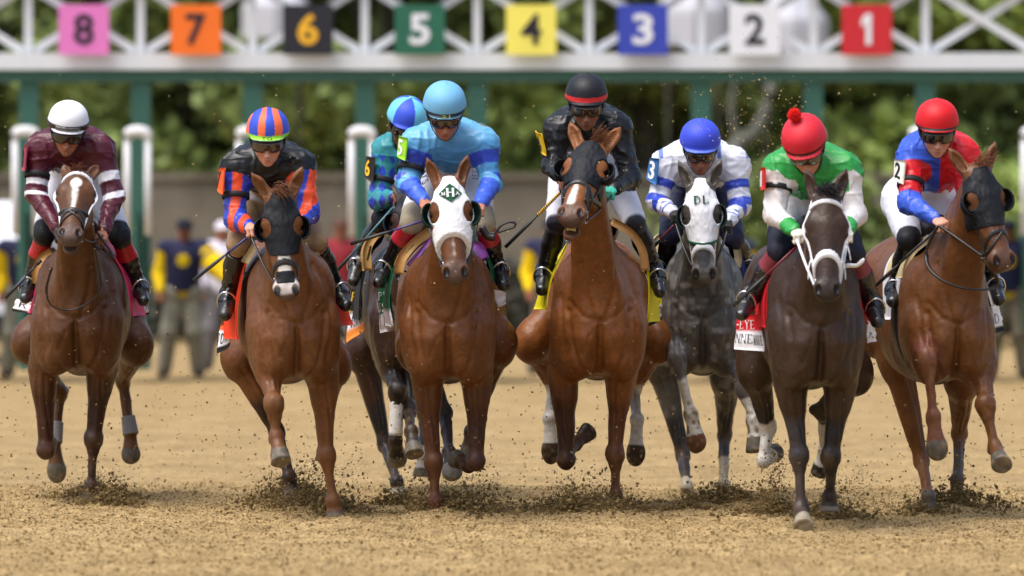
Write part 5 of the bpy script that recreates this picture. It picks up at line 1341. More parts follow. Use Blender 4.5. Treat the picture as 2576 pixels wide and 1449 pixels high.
def j1(V, C, b):
    C[:, :3] = GRN; WW = srgb(220, 214, 212)
    lay(C, np.clip((b['nb'][2] - .225 - V[:, 2] + .04 * np.abs(np.sin(V[:, 0] * 17))) * 100, 0, 1) * (1 - near(V, b['sl'], b['el'], .12)) * (1 - near(V, b['sr'], b['er'], .12)), WW)
    for s, e, w in ((b['sl'], b['el'], b['wl']), (b['sr'], b['er'], b['wr'])):
        m = np.clip(near(V, s + (e - s) * .3, e, .11) + near(V, e, w, .085), 0, 1); t = along(V, s, e); t2 = along(V, e, w)
        lay(C, m * (t > .16 + .10 * np.sin(V[:, 0] * 30)), WW); lay(C, m * (np.abs(t - .40) < .13) * (V[:, 0] * (1 if s is b['sr'] else -1) < s[0] * (1 if s is b['sr'] else -1) + .02) * (s is b['sr']), GRN)
        lay(C, near(V, e + (w - e) * .55, w, .085) * (t2 > .64), GRN)
RED2, BLU2 = srgb(206, 22, 30), srgb(50, 84, 190)
def j2(V, C, b):
    C[:, :3] = BLU2; lay(C, np.clip((V[:, 0] - b['nb'][0] - .005) * 300, 0, 1), RED2)
    s, e, w = b['sl'], b['el'], b['wl']
    bands(V, C, s, e, [(.22, .86, RED2)], near(V, s + (e - s) * .22, e, .11)); m = np.clip(near(V, e, w, .085), 0, 1); lay(C, m * (along(V, s, e) > .86), srgb(58, 92, 200))
def hplain(col, *bands_):
    def f(l, C):
        C[:, :3] = col
        for u0, u1, cc in bands_: lay(C, np.clip((l[:, 1] - u0) * 400, 0, 1) * np.clip((u1 - l[:, 1]) * 400, 0, 1), cc)
    return f
def h7(l, C):
    C[:, :3] = srgb(52, 78, 196); s = l[:, 0] / np.sqrt(np.maximum(.02, 1 - np.minimum(l[:, 1] / .118, .97) ** 2)) 
    lay(C, (np.abs((s / .060 + 20.5) % 1.6 - .8 + .0) < .36) * 1.0, srgb(244, 110, 62))
    lay(C, ((l[:, 1] > -.050) & (l[:, 1] < -.027)) * 1.0, srgb(150, 214, 60)); lay(C, (l[:, 1] < -.050) * 1.0, srgb(40, 60, 170))
def h6(l, C):
    C[:, :3] = srgb(110, 196, 224); a = np.arctan2(l[:, 0], l[:, 2]); lay(C, (np.abs((a / (math.pi / 3) + 11.35) % 2 - 1) < .5) * 1.0, srgb(56, 84, 208))
    lay(C, (l[:, 1] < -.05) * 1.0, srgb(50, 76, 200))
WB = srgb(214, 214, 222); REDC = srgb(150, 20, 30)
JC = {}
JC[8] = dict(n=8, skin=srgb(168, 110, 84), label='jockey in maroon silks with white sleeve hoops and a white helmet', jersey=j8, helmet=hplain(srgb(232, 232, 236)), second=1, pitch=18, hyaw=4, hroll=4,
    head=('A1', 398, 205), shl=('A1', 232, 375), shr=('A1', 585, 375), ell=('A1', 205, 625), elr=('A1', 662, 640), hal=('A1', 330, 830), har=('A1', 598, 850), breech=WB, knee=srgb(24, 24, 28), knt=.88,
    knl=('A1', 262, 855), knr=('A1', 692, 870), anl=('A1', 178, 1150), anr=('A1', 800, 1160), tol=('A1', 150, 1225), tor=('A1', 828, 1240), cuff=[(.1, .16, srgb(24, 24, 28), 2.5), (.16, .44, srgb(170, 22, 34), 1.6)], glove={0: srgb(30, 24, 26)}, abt=.60, boott=-.05,
    patch=dict(t='8', q=[('A1', 150, 355), ('A1', 163, 350), ('A1', 150, 500), ('A1', 138, 495)], bg=srgb(150, 62, 78), m='ink', push=.004))
JC[7] = dict(n=7, skin=srgb(206, 150, 124), label='jockey in black silks with orange and blue sleeves and a striped helmet', jersey=j7, helmet=h7, pitch=14, clear=1,
    head=('B1', 480, 165), shl=('B1', 300, 395), shr=('B1', 665, 385), ell=('B1', 290, 690), elr=('B1', 712, 650), hal=('B1', 372, 735), har=('B1', 650, 760), breech=WB, thigh=srgb(150, 122, 90), tht=.35,
    knl=('B1', 310, 830), knr=('B1', 760, 820), anl=('B1', 255, 1130), anr=('B1', 870, 1080), tol=('B1', 235, 1235), tor=('B1', 925, 1180), boott=.2, abt=.55, band=('TG', 'ink', .030),
    patch=dict(t='7', q=[('B1', 228, 400), ('B1', 262, 395), ('B1', 250, 550), ('B1', 222, 520)], bg=srgb(236, 92, 34)))
JC[6] = dict(n=6, label='jockey in teal silks half hidden behind the light blue rider', jersey=j6, helmet=h6, pitch=20, hyaw=12, hroll=8, glove=None, skin=srgb(140, 88, 62),
    head=('C1', 372, 215), hdy=.05, shl=('C1', 265, 400), shr=('C1', 560, 420), ell=('C1', 215, 660), elr=('C1', 620, 640), hal=('C1', 300, 640), har=('C1', 480, 700), breech=WB, knee=srgb(24, 24, 28), knt=.5,
    knl=('C1', 240, 760), knr=('C1', 560, 800), anl=('C1', 120, 960), anr=('C1', 600, 1000), tol=('C1', 85, 1075), tor=('C1', 620, 1100), abt=.6,
    patch=dict(t='6', q=[('C1', 178, 430), ('C1', 222, 440), ('C1', 212, 570), ('C1', 166, 535)], bg=srgb(24, 18, 16), m='yellow_ink', rim=srgb(50, 34, 24), dy=(.2, .06, .04, .18)))
JC[5] = dict(n=5, skin=srgb(176, 116, 88), label='jockey in light blue silks above the white hooded horse', jersey=j5, helmet=hplain(srgb(112, 174, 212), (-.049, -.028, srgb(24, 30, 40))), pitch=24, hyaw=3, hroll=-1, clear=1, band=('21', 'lime_ink', .024),
    head=('C1', 565, 145), shl=('C1', 415, 370), shr=('C1', 765, 370), ell=('C1', 370, 570), elr=('C1', 810, 570), hal=('C1', 455, 670), har=('C1', 752, 680), breech=WB, thigh=srgb(160, 148, 124), tht=.80,
    knl=('C1', 392, 775), knr=('C1', 772, 780), anl=('C1', 262, 1010), anr=('C1', 840, 1010), tol=('C1', 222, 1085), tor=('C1', 872, 1095), cuff=[(.04, .42, srgb(168, 26, 38), 1.8)], boott=.02, abt=.62,
    patch=dict(t='5', q=[('C1', 352, 322), ('C1', 398, 335), ('C1', 384, 455), ('C1', 342, 428)], bg=srgb(150, 214, 40), m='paper'))
JC[4] = dict(n=4, skin=srgb(150, 98, 74), label='jockey all in black with a red helmet band, behind the raised chestnut head', jersey=j4, helmet=hplain(srgb(26, 27, 32), (-.038, -.010, srgb(214, 44, 48))), pitch=14, clear=1,
    head=('D1', 455, 150), shl=('D1', 315, 345), shr=('D1', 610, 335), ell=('D1', 275, 530), elr=('D1', 690, 600), hal=('D1', 330, 600), har=('D1', 595, 655), breech=WB, thigh=srgb(46, 46, 56), tht=1.02, glove={1: srgb(70, 190, 160)},
    knl=('D1', 305, 815), knr=('D1', 705, 815), anl=('D1', 238, 1080), anr=('D1', 815, 1080), tol=('D1', 222, 1175), tor=('D1', 840, 1185), cuff=[(-.2, .20, srgb(48, 48, 58), 3)], boott=.06, armband=False, boot=srgb(24, 24, 27),
    patch=dict(t='4', q=[('D1', 215, 338), ('D1', 245, 355), ('D1', 272, 472), ('D1', 245, 440)], bg=srgb(240, 190, 30)))
JC[3] = dict(n=3, skin=srgb(158, 104, 80), label='jockey in white silks with blue sleeve hoops and a royal blue helmet', jersey=j3, helmet=hplain(srgb(58, 76, 206), (-.055, -.038, srgb(96, 120, 214))), pitch=20, clear=1,
    head=('E1', 485, 185), shl=('E1', 275, 345), shr=('E1', 700, 345), ell=('E1', 205, 590), elr=('E1', 742, 610), hal=('E1', 310, 660), har=('E1', 665, 720), breech=srgb(34, 38, 62),
    knl=('E1', 290, 800), knr=('E1', 700, 820), anl=('E1', 230, 1000), anr=('E1', 790, 1000), tol=('E1', 210, 1090), tor=('E1', 800, 1090), glove=srgb(30, 28, 28), armband=False,
    patch=dict(t='3', q=[('E1', 192, 312), ('E1', 248, 318), ('E1', 232, 490), ('E1', 168, 440)], bg=srgb(46, 104, 160), m='paper', rect=(.3, .12, .85, .88)))
JC[1] = dict(n=1, skin=srgb(196, 136, 108), label='jockey in green and white silks with a red pompom on the red helmet, looking down', jersey=j1, helmet=hplain(srgb(206, 34, 50), (-.040, -.024, srgb(24, 20, 22))), pitch=34, hyaw=-10, hroll=-7, pom=1, clear=1, hz=1.02,
    head=('F1', 425, 190), shl=('F1', 290, 380), shr=('F1', 665, 380), ell=('F1', 258, 630), elr=('F1', 722, 640), hal=('F1', 375, 730), har=('F1', 680, 730), breech=WB, knee=srgb(28, 28, 44), knt=.55, glove=srgb(214, 206, 190),
    knl=('F1', 290, 840), knr=('F1', 712, 860), anl=('F1', 120, 1110), anr=('F1', 828, 1150), tol=('F1', 75, 1205), tor=('F1', 852, 1245), cuff=[(-.1, .06, srgb(28, 28, 44), 2.5), (.06, .38, srgb(126, 40, 54), 2.2)], boott=.02, boot=srgb(30, 30, 34), abt=.42,
    patch=dict(t='1', q=[('F1', 218, 372), ('F1', 236, 360), ('F1', 236, 490), ('F1', 216, 495)], bg=srgb(214, 40, 36), m='paper'))
JC[2] = dict(n=2, label='jockey in silks halved blue and red with a plain red helmet', jersey=j2, helmet=hplain(srgb(208, 20, 30), (-.048, -.032, srgb(40, 30, 32))), pitch=14, skin=srgb(206, 150, 126),
    head=('G1', 381, 140), shl=('G1', 245, 355), shr=('G1', 530, 345), ell=('G1', 222, 610), elr=('G1', 560, 600), hal=('G1', 370, 705), har=('G1', 480, 720), haldy=-.2, breech=WB, pvx=-.07, drop=.2, knee=srgb(24, 24, 28), knt=.9,
    knl=('G1', 225, 820), knr=('G1', 610, 830), anl=('G1', 150, 1090), anr=('G1', 690, 1060), tol=('G1', 132, 1165), tor=('G1', 728, 1150), cuff=[(-.1, .12, srgb(20, 20, 24), 3)], abt=.6, eldy=.0,
    patch=dict(t='2', q=[('G1', 165, 372), ('G1', 230, 385), ('G1', 216, 518), ('G1', 160, 488)], bg=srgb(226, 222, 208), rim=srgb(190, 180, 160), dy=(.15, .04, .0, .1)))
HS, JS = {}, {}
for k in HC:
    HS[k] = horse(HC[k]); JS[k] = jockey(JC[k], HS[k])
# ------------------------------------------------------------------ gate crew
M['crew'] = mat("crew_clothes", attr=True, rough=.8, spec=.2, noise=(20, .1))
def crew(u, v0, v1, D, label, arm=None, face=0, vest=srgb(44, 46, 74), sleeve=srgb(240, 200, 20), trou=srgb(150, 146, 132), cap=srgb(30, 30, 42), lean=0.0, skin=srgb(160, 104, 80)):
    """standing gate hand; v0 = head top, v1 = soles"""
    f = P('U', u, v1, D); f[2] = ground_z([f[0]], [f[1]])[0]; Hh = 1.76
    def L(x, y, z): return f + A3(x + lean * z * .2, y, z * Hh / 1.76)
    rt = root('person', tuple(f), label, 'gate hand', 'gate crew standing behind the runners')
    hd = L(0, -.02, 1.63); sl, sr = L(-.20, 0, 1.43), L(.20, 0, 1.43); pv = L(0, .03, .96)
    el, wl = L(-.27, .02, 1.14), L(-.24, -.16, .92)
    er, wr = (L(.36, -.12, 1.24), L(.52, -.34, 1.06)) if arm else (L(.27, .02, 1.14), L(.24, -.16, .92))
    legs = []
    B = [ell(hd, (.078, .095, .115), None, .02), ell(hd + A3(0, -.09, -.015), (.014, .02, .022), None, .012), ell(hd + A3(0, -.04, -.07), (.05, .055, .05), None, .03), cone(hd - A3(0, 0, .1), L(0, .02, 1.42), .055, .062, .03),
         cone(sl, sr, .075, .075, .05), cone(L(0, 0, 1.32), pv, .14, .13, .08, A3(1, 0, 0), 1.25), cone(sl, el, .058, .046, .03), cone(el, wl, .045, .033, .03), cone(sr, er, .058, .046, .03), cone(er, wr, .045, .033, .03)]
    for w_ in (wl, wr): B += hand_prims(w_, A3(0, -.5, -.85) / .986, A3(0, .85, -.5) / .986, A3(1, 0, 0), .7)
    for s in (-1, 1):
        k = L(s * .14, -.05, .50); a = L(s * .19, .02, .09); B += [cone(pv + A3(s * .08, 0, -.02), k, .095, .062, .05), cone(k, a, .06, .042, .03), cone(a, a + A3(s * .02, -.16, -.05), .045, .038, .02)]
        legs.append((k, a))
    sdf('body', B, .016, M['crew'], rt, lambda V: np.tile(np.array([*skin, 1.0]), (len(V), 1)), sm=1)
    J = [cone(sl, sr, .095, .095, .06), cone(L(0, 0, 1.32), L(0, .02, .98), .165, .16, .08, A3(1, 0, 0), 1.2), cone(sl, el, .085, .072, .05), cone(el, el + (wl - el) * .8, .072, .05, .03), cone(sr, er, .10 if arm else .085, .125 if arm else .075, .05), cone(er, er + (wr - er) * .8, .125 if arm else .075, .07 if arm else .05, .03)]
    def pj(V):
        C = np.ones((len(V), 4)); C[:, :3] = vest
        for s_, e, w_ in ((sl, el, wl), (sr, er, wr)): lay(C, np.clip(near(V, s_ + (e - s_) * .3, e, .11) + near(V, e, w_, .16 if arm else .10), 0, 1) * (np.abs(V[:, 0] - f[0]) > .17), sleeve)
        lay(C, near(V, L(.0, -.16, 1.30), L(.0, -.16, 1.30), .07), sleeve); lay(C, (V[:, 2] < f[2] + .95) * 1.0, sleeve)
        return C
    sdf('vest', J, .014, M['crew'], rt, pj, sm=1)
    T = [cone(pv + A3(-.07, 0, 0), pv + A3(.07, 0, 0), .15, .15, .05)]
    for s, (k, a) in zip((-1, 1), legs): T += [cone(pv + A3(s * .08, 0, -.02), k, .12, .095, .06), cone(k, a + A3(0, 0, .0), .095, .085, .04)]
    sdf('trousers', T, .015, M['crew'], rt, lambda V: np.tile(np.array([*trou, 1.0]), (len(V), 1)), sm=1)
    for s, (k, a) in zip((-1, 1), legs): sdf('boot', [cone(a, a + A3(s * .02, -.17, -.055), .055, .045, .02)], .012, M['crew'], rt, lambda V: np.tile(np.array([*srgb(70, 60, 50), 1.0]), (len(V), 1)))
    sdf('cap', [ell(hd + A3(0, .01, .045), (.092, .108, .085), None, .01), ell(hd + A3(0, -.11, .03), (.075, .06, .012), None, .02), Prim(hd - .2, hd + .2, (lambda X, Y, Z: Z - hd[2] - .012), .01, 's')], .010, M['crew'], rt, lambda V: np.tile(np.array([*cap, 1.0]), (len(V), 1)), sm=1)
crew(455, 540, 935, 70.8, 'gate hand in navy vest and yellow sleeves, right of the maroon rider', arm=1, lean=.12)
crew(62, 545, 940, 70.2, 'gate hand in navy vest at the left edge, behind the maroon rider', lean=-.05)
crew(1385, 520, 930, 72.5, 'gate hand with a yellow sleeve between the light blue and black riders', trou=srgb(120, 112, 100))
crew(1835, 540, 930, 71.5, 'gate hand in yellow sleeves between the grey and dark brown horses', trou=srgb(130, 124, 112))
crew(2535, 530, 935, 70.0, 'gate hand in navy vest and yellow sleeves at the right edge', trou=srgb(128, 120, 104))
crew(858, 395, 900, 74.0, 'man in a red shirt standing beside the white stall hoop', vest=srgb(140, 44, 52), sleeve=srgb(146, 50, 58), trou=srgb(150, 150, 150), cap=srgb(90, 60, 50))
crew(560, 560, 900, 74.5, 'man in pale clothes beside the striped helmet rider', vest=srgb(214, 210, 220), sleeve=srgb(210, 204, 214), cap=srgb(214, 206, 214), trou=srgb(110, 108, 110))
# ------------------------------------------------------------------ tack
M['buff'] = mat('buff_pad', srgb(186, 142, 80), rough=.6, spec=.3, noise=(14, .15))
def edge_sheet(h, name, pts, back, out, m, par, th=.006, col=None, rows=7, dy0=.0, wave=.0, dyend=0.0):
    """cloth or pad laid over the back: its front edge follows the landmark line, the rest runs toward the tail"""
    n = len(pts); D = h.D
    base = [P(*p[:3], D + dy0 + (p[3] if len(p) > 3 else .16)) for i, p in enumerate(pts)]
    base, _ = spline(base, [1] * n, 5); g = []
    c = h.W(0, .4, 1.2)
    for k in range(rows):
        t = k / (rows - 1); row = []
        for i, p in enumerate(base):
            s = i / (len(base) - 1); side = np.sign((p - c) @ h.S)
            row.append(p + h.B * back * t + h.S * side * out * t * s + h.S * side * wave * math.sin(7 * t + 4 * s) * s)
        g.append(row)
    v, f = sheet(np.array(g), th)
    return mk(name, v, f, m, par, col(sheet_st(rows, len(base))) if col else None)
def flap(h, name, q, par, bandf, text=(), wave=.006, dy=(.62, .50), th=.005, nv=(17, 13), fold=None):
    """printed side panel of a saddlecloth: q = TL TR BR BL landmarks; dy = depth of the outer / inner edge"""
    D = h.D; xs = [CROPS[t[0]][1] + t[1] * CROPS[t[0]][0] for t in q]; cx = sum(xs) / 4
    u0 = 1288 + KPX * h.O[0] / D; leftside = cx < u0
    dd = [dy[0], dy[1], dy[1], dy[0]] if leftside else [dy[1], dy[0], dy[0], dy[1]]
    q4 = [P(*t, D + d) for t, d in zip(q, dd)]
    n, m = nv; st = sheet_st(n, m)[:n * m]; nn = quad_n(q4); nn = -nn if nn[1] > 0 else nn
    wv = lambda s_: wave * (np.sin(5.5 * s_[:, 0] + 2.2 * s_[:, 1] + xs[0]) + .5 * np.sin(11 * s_[:, 1] - 4 * s_[:, 0]))
    g = (quad_map(q4, st) + nn * wv(st)[:, None]).reshape(n, m, 3)
    v, f = sheet(g, th); o = mk(name, v, f, M['cloth'], par, bandf(sheet_st(n, m)))
    for (txt, rect, mm) in text:
        lettering('lettering', txt, q4, M[mm], o, rect, .0055, wv, mesh=serif_text(txt))
    return o
def tb(*b):
    """colours by height: (t_from, colour) from the bottom up"""
    def f(st):
        C = np.ones((len(st), 4)); C[:, :3] = b[0][1]
        for t, c in b[1:]: C[st[:, 1] >= t, :3] = c
        return C
    return f
def ccol(c): return lambda st: np.tile(np.array([*c, 1.0]), (len(st), 1))
def saddle_root(h):
    o = bpy.data.objects.new('saddle', None); COL.objects.link(o); p = h.W(0, .5, 1.6); o["_o"] = tuple(p)
    o.parent = h.root; o.location = Vector(p) - Vector(h.root['_o']); h.sad = o
    # seat: shallow dish between pommel and cantle
    sdf('saddle_seat', [cone(h.W(0, .30, 1.63), h.W(0, .78, 1.62), .075, .09, .04, h.S, 1.4), cone(h.W(0, .28, 1.66), h.W(0, .32, 1.64), .06, .05, .03, h.S, 1.2)], .012, M['strap'], o, sm=1)
    sdf('girth', [Prim(h.W(-.5, .25, .7), h.W(.5, .55, 1.6), (lambda X, Y, Z: np.maximum(ell(h.W(0, .45, 1.20), (.254, .60, .396), h.Rb, 0).f(X, Y, Z), np.abs((X - h.O[0]) * h.B[0] + (Y - h.O[1]) * h.B[1] - .34) - .045)), 0)], .012, M['strap'], o, sm=1)
    return o
def stirrup(h, j):
    for k_, a_, t_ in j.feet:
        c = a_ + (t_ - a_) * .55; ft = nrm(t_ - a_); s_, u_ = frame_of(ft)
        pts = [c + .054 * math.cos(a) * s_ + (.078 * math.sin(a) + .012) * u_ for a in np.linspace(-.25, math.pi + .25, 15)]
        parts = [tube(pts, .0065, 6), tube([pts[0], pts[-1]], .010, 6, .6)]
        so = mk('stirrup', *merge(*parts), M['steel'], h.sad)
        top = pts[7]; up = np.array(h.W(np.sign((c - h.O) @ h.S) * .24, .48, 1.42))
        mk('stirrup_leather', *tube([top, top * .5 + up * .5 + h.S * np.sign((c - h.O) @ h.S) * .02, up], .011, 6, .35), M['strap'], so)
def rein(h, j, m, sag=.02, r=.0085, hands=(0, 1), loop=None, par=None):
    parts = []
    for i in (0, 1):
        if hands[i] is None: continue
        a, b = h.bit[i], j.hands[hands[i]] + A3(0, -.05, -.02); mid = (a + b) / 2 + A3(0, 0, -sag)
        parts.append(tube([a, mid, b], r, 6, .6, sub=6))
    wl, wr = j.hands[0] + A3(0, -.04, -.03), j.hands[1] + A3(0, -.04, -.03)
    if loop: parts.append(tube([P(*q[:3], h.D + q[3]) for q in loop], r, 6, .6, sub=6))
    return mk('rein', *merge(*parts), m, par or h.bridle)
def whip(h, pts, label, r=(.0075, .0075, .016, .016), split=.5, m2=None, loop=None, spiral=None, par=None):
    P3 = [P(*q[:3], h.D + q[3]) for q in pts]
    a, b = P3[0], P3[-1]; rt = root('whip', tuple(a), label, 'whip', 'riding whips in the jockeys hands')
    mid = a + (b - a) * split
    sh = mk('whip_shaft', *tube([a, a * .5 + mid * .5, mid], .0065, 8), m2 or M['whip'], rt)
    mk('whip_popper', *tube([mid - (b - mid) * .05, mid + (b - mid) * .06, mid + (b - mid) * .25, b], [.007, .011, .0185, .0195], 10, .55), M['whip'], rt)
    mk('whip_handle', *tube([a - (b - a) * .12, a], .011, 8), M['whip'], rt)
    if spiral:
        ln = mid - a; L = np.linalg.norm(ln); s_, u_ = frame_of(ln); n = 220; turns = 15
        q = [a + ln * t + .0068 * (math.cos(t * turns * 6.283) * s_ + math.sin(t * turns * 6.283) * u_) for t in np.linspace(0, 1, n)]
        mk('spiral_tape', *tube(q, .0042, 5, cap=True), spiral, sh)
    return rt
M['yellow_tape'] = mat("yellow_tape", srgb(226, 178, 20), rough=.5)
M['navy_whip'] = mat("blue_shaft", srgb(36, 42, 100), rough=.4, noise=(40, .2))
M['teal_whip'] = mat("teal_shaft", srgb(70, 120, 128), rough=.4)
M['purple_whip'] = mat("purple_shaft", srgb(74, 62, 120), rough=.4)
M['red_whip'] = mat("red_shaft", srgb(110, 26, 38), rough=.4)
M['grey_wrap'] = mat("grey_wrap", srgb(128, 126, 124), rough=.8, noise=(50, .25), bump=(60, .6, .006))
M['white_wrap'] = mat("white_wrap", srgb(212, 208, 202), rough=.85, noise=(24, .15), bump=(70, .5, .004), var=(14, srgb(176, 160, 130), .5, .8))
h, j = HS[8], JS[8]
saddle_root(h); stirrup(h, j)
PINK = srgb(214, 52, 96)
bridle(h, M['wstrap'], nose=(), off=.009, cf=-.075); on_head(h, 'noseband', .009, [slab((0, .41, -.03), (0, 1, .9), .018)], M['strap'], h.bridle)
for s in (-1, 1): on_head(h, 'crossed_strap', .010, [slab((s * .02, .40, -.03), (s * .75, 1, .1), .015), half((0, .34, 0), (0, -1, 0)), half((0, .52, 0), (0, 1, 0)), half((0, 0, -.1), (0, 0, -1))], M['strap'], h.bridle)
rein(h, j, M['strap'], .03, loop=[('A1', 300, 1060, -.5), ('A1', 268, 1190, -.42), ('A1', 300, 1280, -.38), ('A1', 400, 1305, -.36), ('A1', 500, 1270, -.38), ('A1', 575, 1195, -.42), ('A1', 572, 1060, -.5), ('A1', 552, 950, -.75)])
for s, pts in ((-1, [('A1', 300, 965), ('A1', 232, 1010), ('A1', 208, 1075), ('A1', 212, 1150)]),): edge_sheet(h, 'saddle_pad', pts, .40, .03, M['tan'], h.sad, .05)
edge_sheet(h, 'saddlecloth', [('A1', 232, 1060), ('A1', 208, 1160), ('A1', 190, 1260), ('A1', 180, 1325)], .5, .06, M['cloth'], h.sad, .006, ccol(PINK))
edge_sheet(h, 'saddlecloth', [('A1', 585, 900), ('A1', 672, 1010), ('A1', 735, 1140), ('A1', 766, 1340)], .5, .06, M['cloth'], h.sad, .012, ccol(PINK))
flap(h, 'name_panel', [('A1', 98, 1240), ('A1', 190, 1262), ('A1', 180, 1330), ('A1', 66, 1308)], h.sad, tb((0, BLK), (.22, WHT)), [('RI', (.3, .42, .98, .92), 'ink')])
flap(h, 'name_panel', [('A1', 772, 1290), ('A1', 860, 1262), ('A1', 858, 1330), ('A1', 780, 1350)], h.sad, tb((0, BLK), (.22, WHT)), [('TA', (.3, .4, .98, .95), 'ink')])
leg_wrap(h, 'HL', 1, .62, 1.06, .042, .050, M['grey_wrap'], 'ankle_boot'); leg_wrap(h, 'HR', 1, .72, 1.08, .043, .050, M['grey_wrap'], 'ankle_boot')
forelock(h, srgb(98, 52, 26), 16, 8, .07, spread=(0, .3, -.3), base=(0, .03, -.02))
whip(h, [('A1', 215, 1040, .02), ('A1', 30, 1235, -.05)], 'black whip under the maroon rider at the left edge', split=.35)
# bunched rein and glove strap at the right hand
mk('rein_end', *merge(tube([P('A1', *q, h.D - .3) for q in ((560, 850), (600, 905), (640, 960), (660, 1010), (640, 985), (600, 950))], .016, 8, .5, sub=4), tube([P('A1', *q, h.D - .32) for q in ((545, 920), (575, 945), (605, 935))], .02, 8, .6, sub=3)), M['strap'], h.bridle)

h, j = HS[7], JS[7]
saddle_root(h); stirrup(h, j); OC = srgb(236, 62, 16)
bridle(h, M['strap'], nose=(.43,), nose_w=.026, brow=False)
hood(h, M['mesh'], cut=.375, tilt=-.3, cups=dict(s=.114, r=(.042, .064, .058), f=-.05))
on_head(h, 'nose_strip', .002, [half((0, .455, 0), (0, -1, 0)), half((0, .53, 0), (0, 1, 0)), slab((0, 0, 0), (1, 0, 0), .105), half((0, 0, -.075), (0, 0, -1))], M['mesh'], h.bridle)
forelock(h, srgb(112, 70, 40), 60, 7, .14, spread=(.55, .2, .9), base=(.0, .0, -.05), wide=.06)
rein(h, j, M['strap'], .02)
edge_sheet(h, 'saddlecloth', [('B1', 405, 850), ('B1', 350, 950), ('B1', 322, 1100), ('B1', 300, 1250), ('B1', 300, 1388)], .40, .05, M['cloth'], h.sad, .008, ccol(OC), wave=.008)
edge_sheet(h, 'saddlecloth', [('B1', 705, 830), ('B1', 785, 950), ('B1', 838, 1110), ('B1', 868, 1310)], .45, .16, M['cloth'], h.sad, .008, ccol(OC), wave=.012)
edge_sheet(h, 'saddle_pad', [('B1', 715, 820), ('B1', 752, 890), ('B1', 785, 1000)], .4, .02, M['cream'], h.sad, .05, dy0=-.04)
edge_sheet(h, 'saddle_pad', [('B1', 412, 838), ('B1', 375, 890), ('B1', 350, 945)], .4, .02, M['cream'], h.sad, .04, dy0=-.04)
flap(h, 'name_panel', [('B1', 205, 1300), ('B1', 262, 1318), ('B1', 262, 1425), ('B1', 192, 1470)], h.sad, tb((0, BLK), (.18, WHT), (.80, srgb(240, 90, 44))), [('TORY', (-.12, .3, .92, .68), 'ink')])
flap(h, 'name_panel', [('B1', 870, 1190), ('B1', 945, 1225), ('B1', 945, 1262), ('B1', 900, 1285)], h.sad, tb((0, WHT)), [('COR', (.15, .2, 1.0, .85), 'ink')])
whip(h, [('B1', 392, 772, -.16), ('B1', 50, 1045, -.2)], 'black whip with a dark blue shaft held by the striped helmet rider', split=.45, m2=M['navy_whip'])

h, j = HS[6], JS[6]
saddle_root(h); stirrup(h, j)
bridle(h, M['strap'], brow=False); hood(h, M['mesh'], cups=dict(s=.114, r=(.042, .064, .058), f=-.05)); rein(h, j, M['strap'])
edge_sheet(h, 'saddle_pad', [('C1', 305, 790), ('C1', 205, 840), ('C1', 158, 920), ('C1', 162, 1030)], .4, .03, M['buff'], h.sad, .05)
edge_sheet(h, 'saddlecloth', [('C1', 175, 900), ('C1', 150, 1010), ('C1', 122, 1150), ('C1', 116, 1290)], .3, .02, M['cloth'], h.sad, .012, ccol(BLK))
flap(h, 'name_panel', [('C1', 78, 1130), ('C1', 128, 1130), ('C1', 142, 1345), ('C1', 50, 1410)], h.sad, tb((0, srgb(238, 140, 50)), (.20, WHT), (.52, BLK)), [('SEPOR', (.25, .24, .95, .50), 'ink'), ('LI', (.0, .56, .7, .72), 'yellow_ink'), ('FI', (.1, .78, .7, .94), 'yellow_ink')], dy=(.55, .30))
leg_wrap(h, 'FL', 1, .05, .92, .040, .043, M['white_wrap'])
whip(h, [('C1', 300, 690, -.2), ('C1', -10, 1040, -.2)], 'black whip with a teal shaft held by the rider in teal', split=.7, m2=M['teal_whip'])

h, j = HS[5], JS[5]
saddle_root(h); stirrup(h, j); GC = srgb(18, 92, 56); PUR = srgb(146, 84, 176)
bridle(h, M['strap'], nose=(), brow=False, cheek=True)
hd5 = hood(h, M['wcloth'], cut=.335, tilt=-.3, eye=(.040, .062, .055), eyeA=.205, cups=dict(s=.118, r=(.046, .068, .062), f=-.045), cup_m=M['gcloth'], back=-.01)
on_head(h, 'fleece_noseband', .026, [slab((0, .335, -.03), (0, 1, .62), .075)], M['fleece'], h.bridle, sm=3, post=lambda V, Q: V + vnormals(V, Q) * (.0016 * vnoise(V, 60, 2) + .0006 * vnoise(V, 150, 4))[:, None])
# green diamond with the lettering lies on the forehead cloth
def on_face(name, poly, m, par, off):
    """flat print draped on the front of the head: poly in (side, along) metres"""
    V, Fc = poly; V = np.asarray(V, float); X, Y, Z = h.hax
    ii = np.clip(np.searchsorted(X, V[:, 0]), 1, len(X) - 1); jj = np.clip(np.searchsorted(Y, V[:, 1]), 1, len(Y) - 1)
    f = np.array([Z[np.max(np.where(h.hF[a, b] < .008)[0])] if (h.hF[a, b] < .008).any() else -.05 for a, b in zip(ii, jj)])
    A = np.stack([V[:, 0], V[:, 1], f + off], 1); Bk = A - (0, 0, .004)
    F2 = [tuple(q) for q in Fc] + [tuple(i + len(V) for i in q[::-1]) for q in Fc]
    return mk(name, htrans(h, np.concatenate([A, Bk])), F2, m, par, smooth=False)
n = 14; g = [(s, t) for s in np.linspace(-1, 1, n) for t in np.linspace(-1, 1, n)]
dv = np.array([((a - b) / 2 * .066, .105 + (a + b) / 2 * .058) for a, b in g]); df = [(i * n + k, i * n + k + 1, (i + 1) * n + k + 1, (i + 1) * n + k) for i in range(n - 1) for k in range(n - 1)]
dm = on_face('diamond_emblem', (dv, df), M['gcloth2'], hd5, .008)
def ftext(t, cx, cy, w, hh):
    V, Fc = serif_text(t, .2, .1); V = V.copy(); return (np.stack([cx + (V[:, 0] - .5) * w, cy - (V[:, 1] - .5) * hh], 1), Fc)
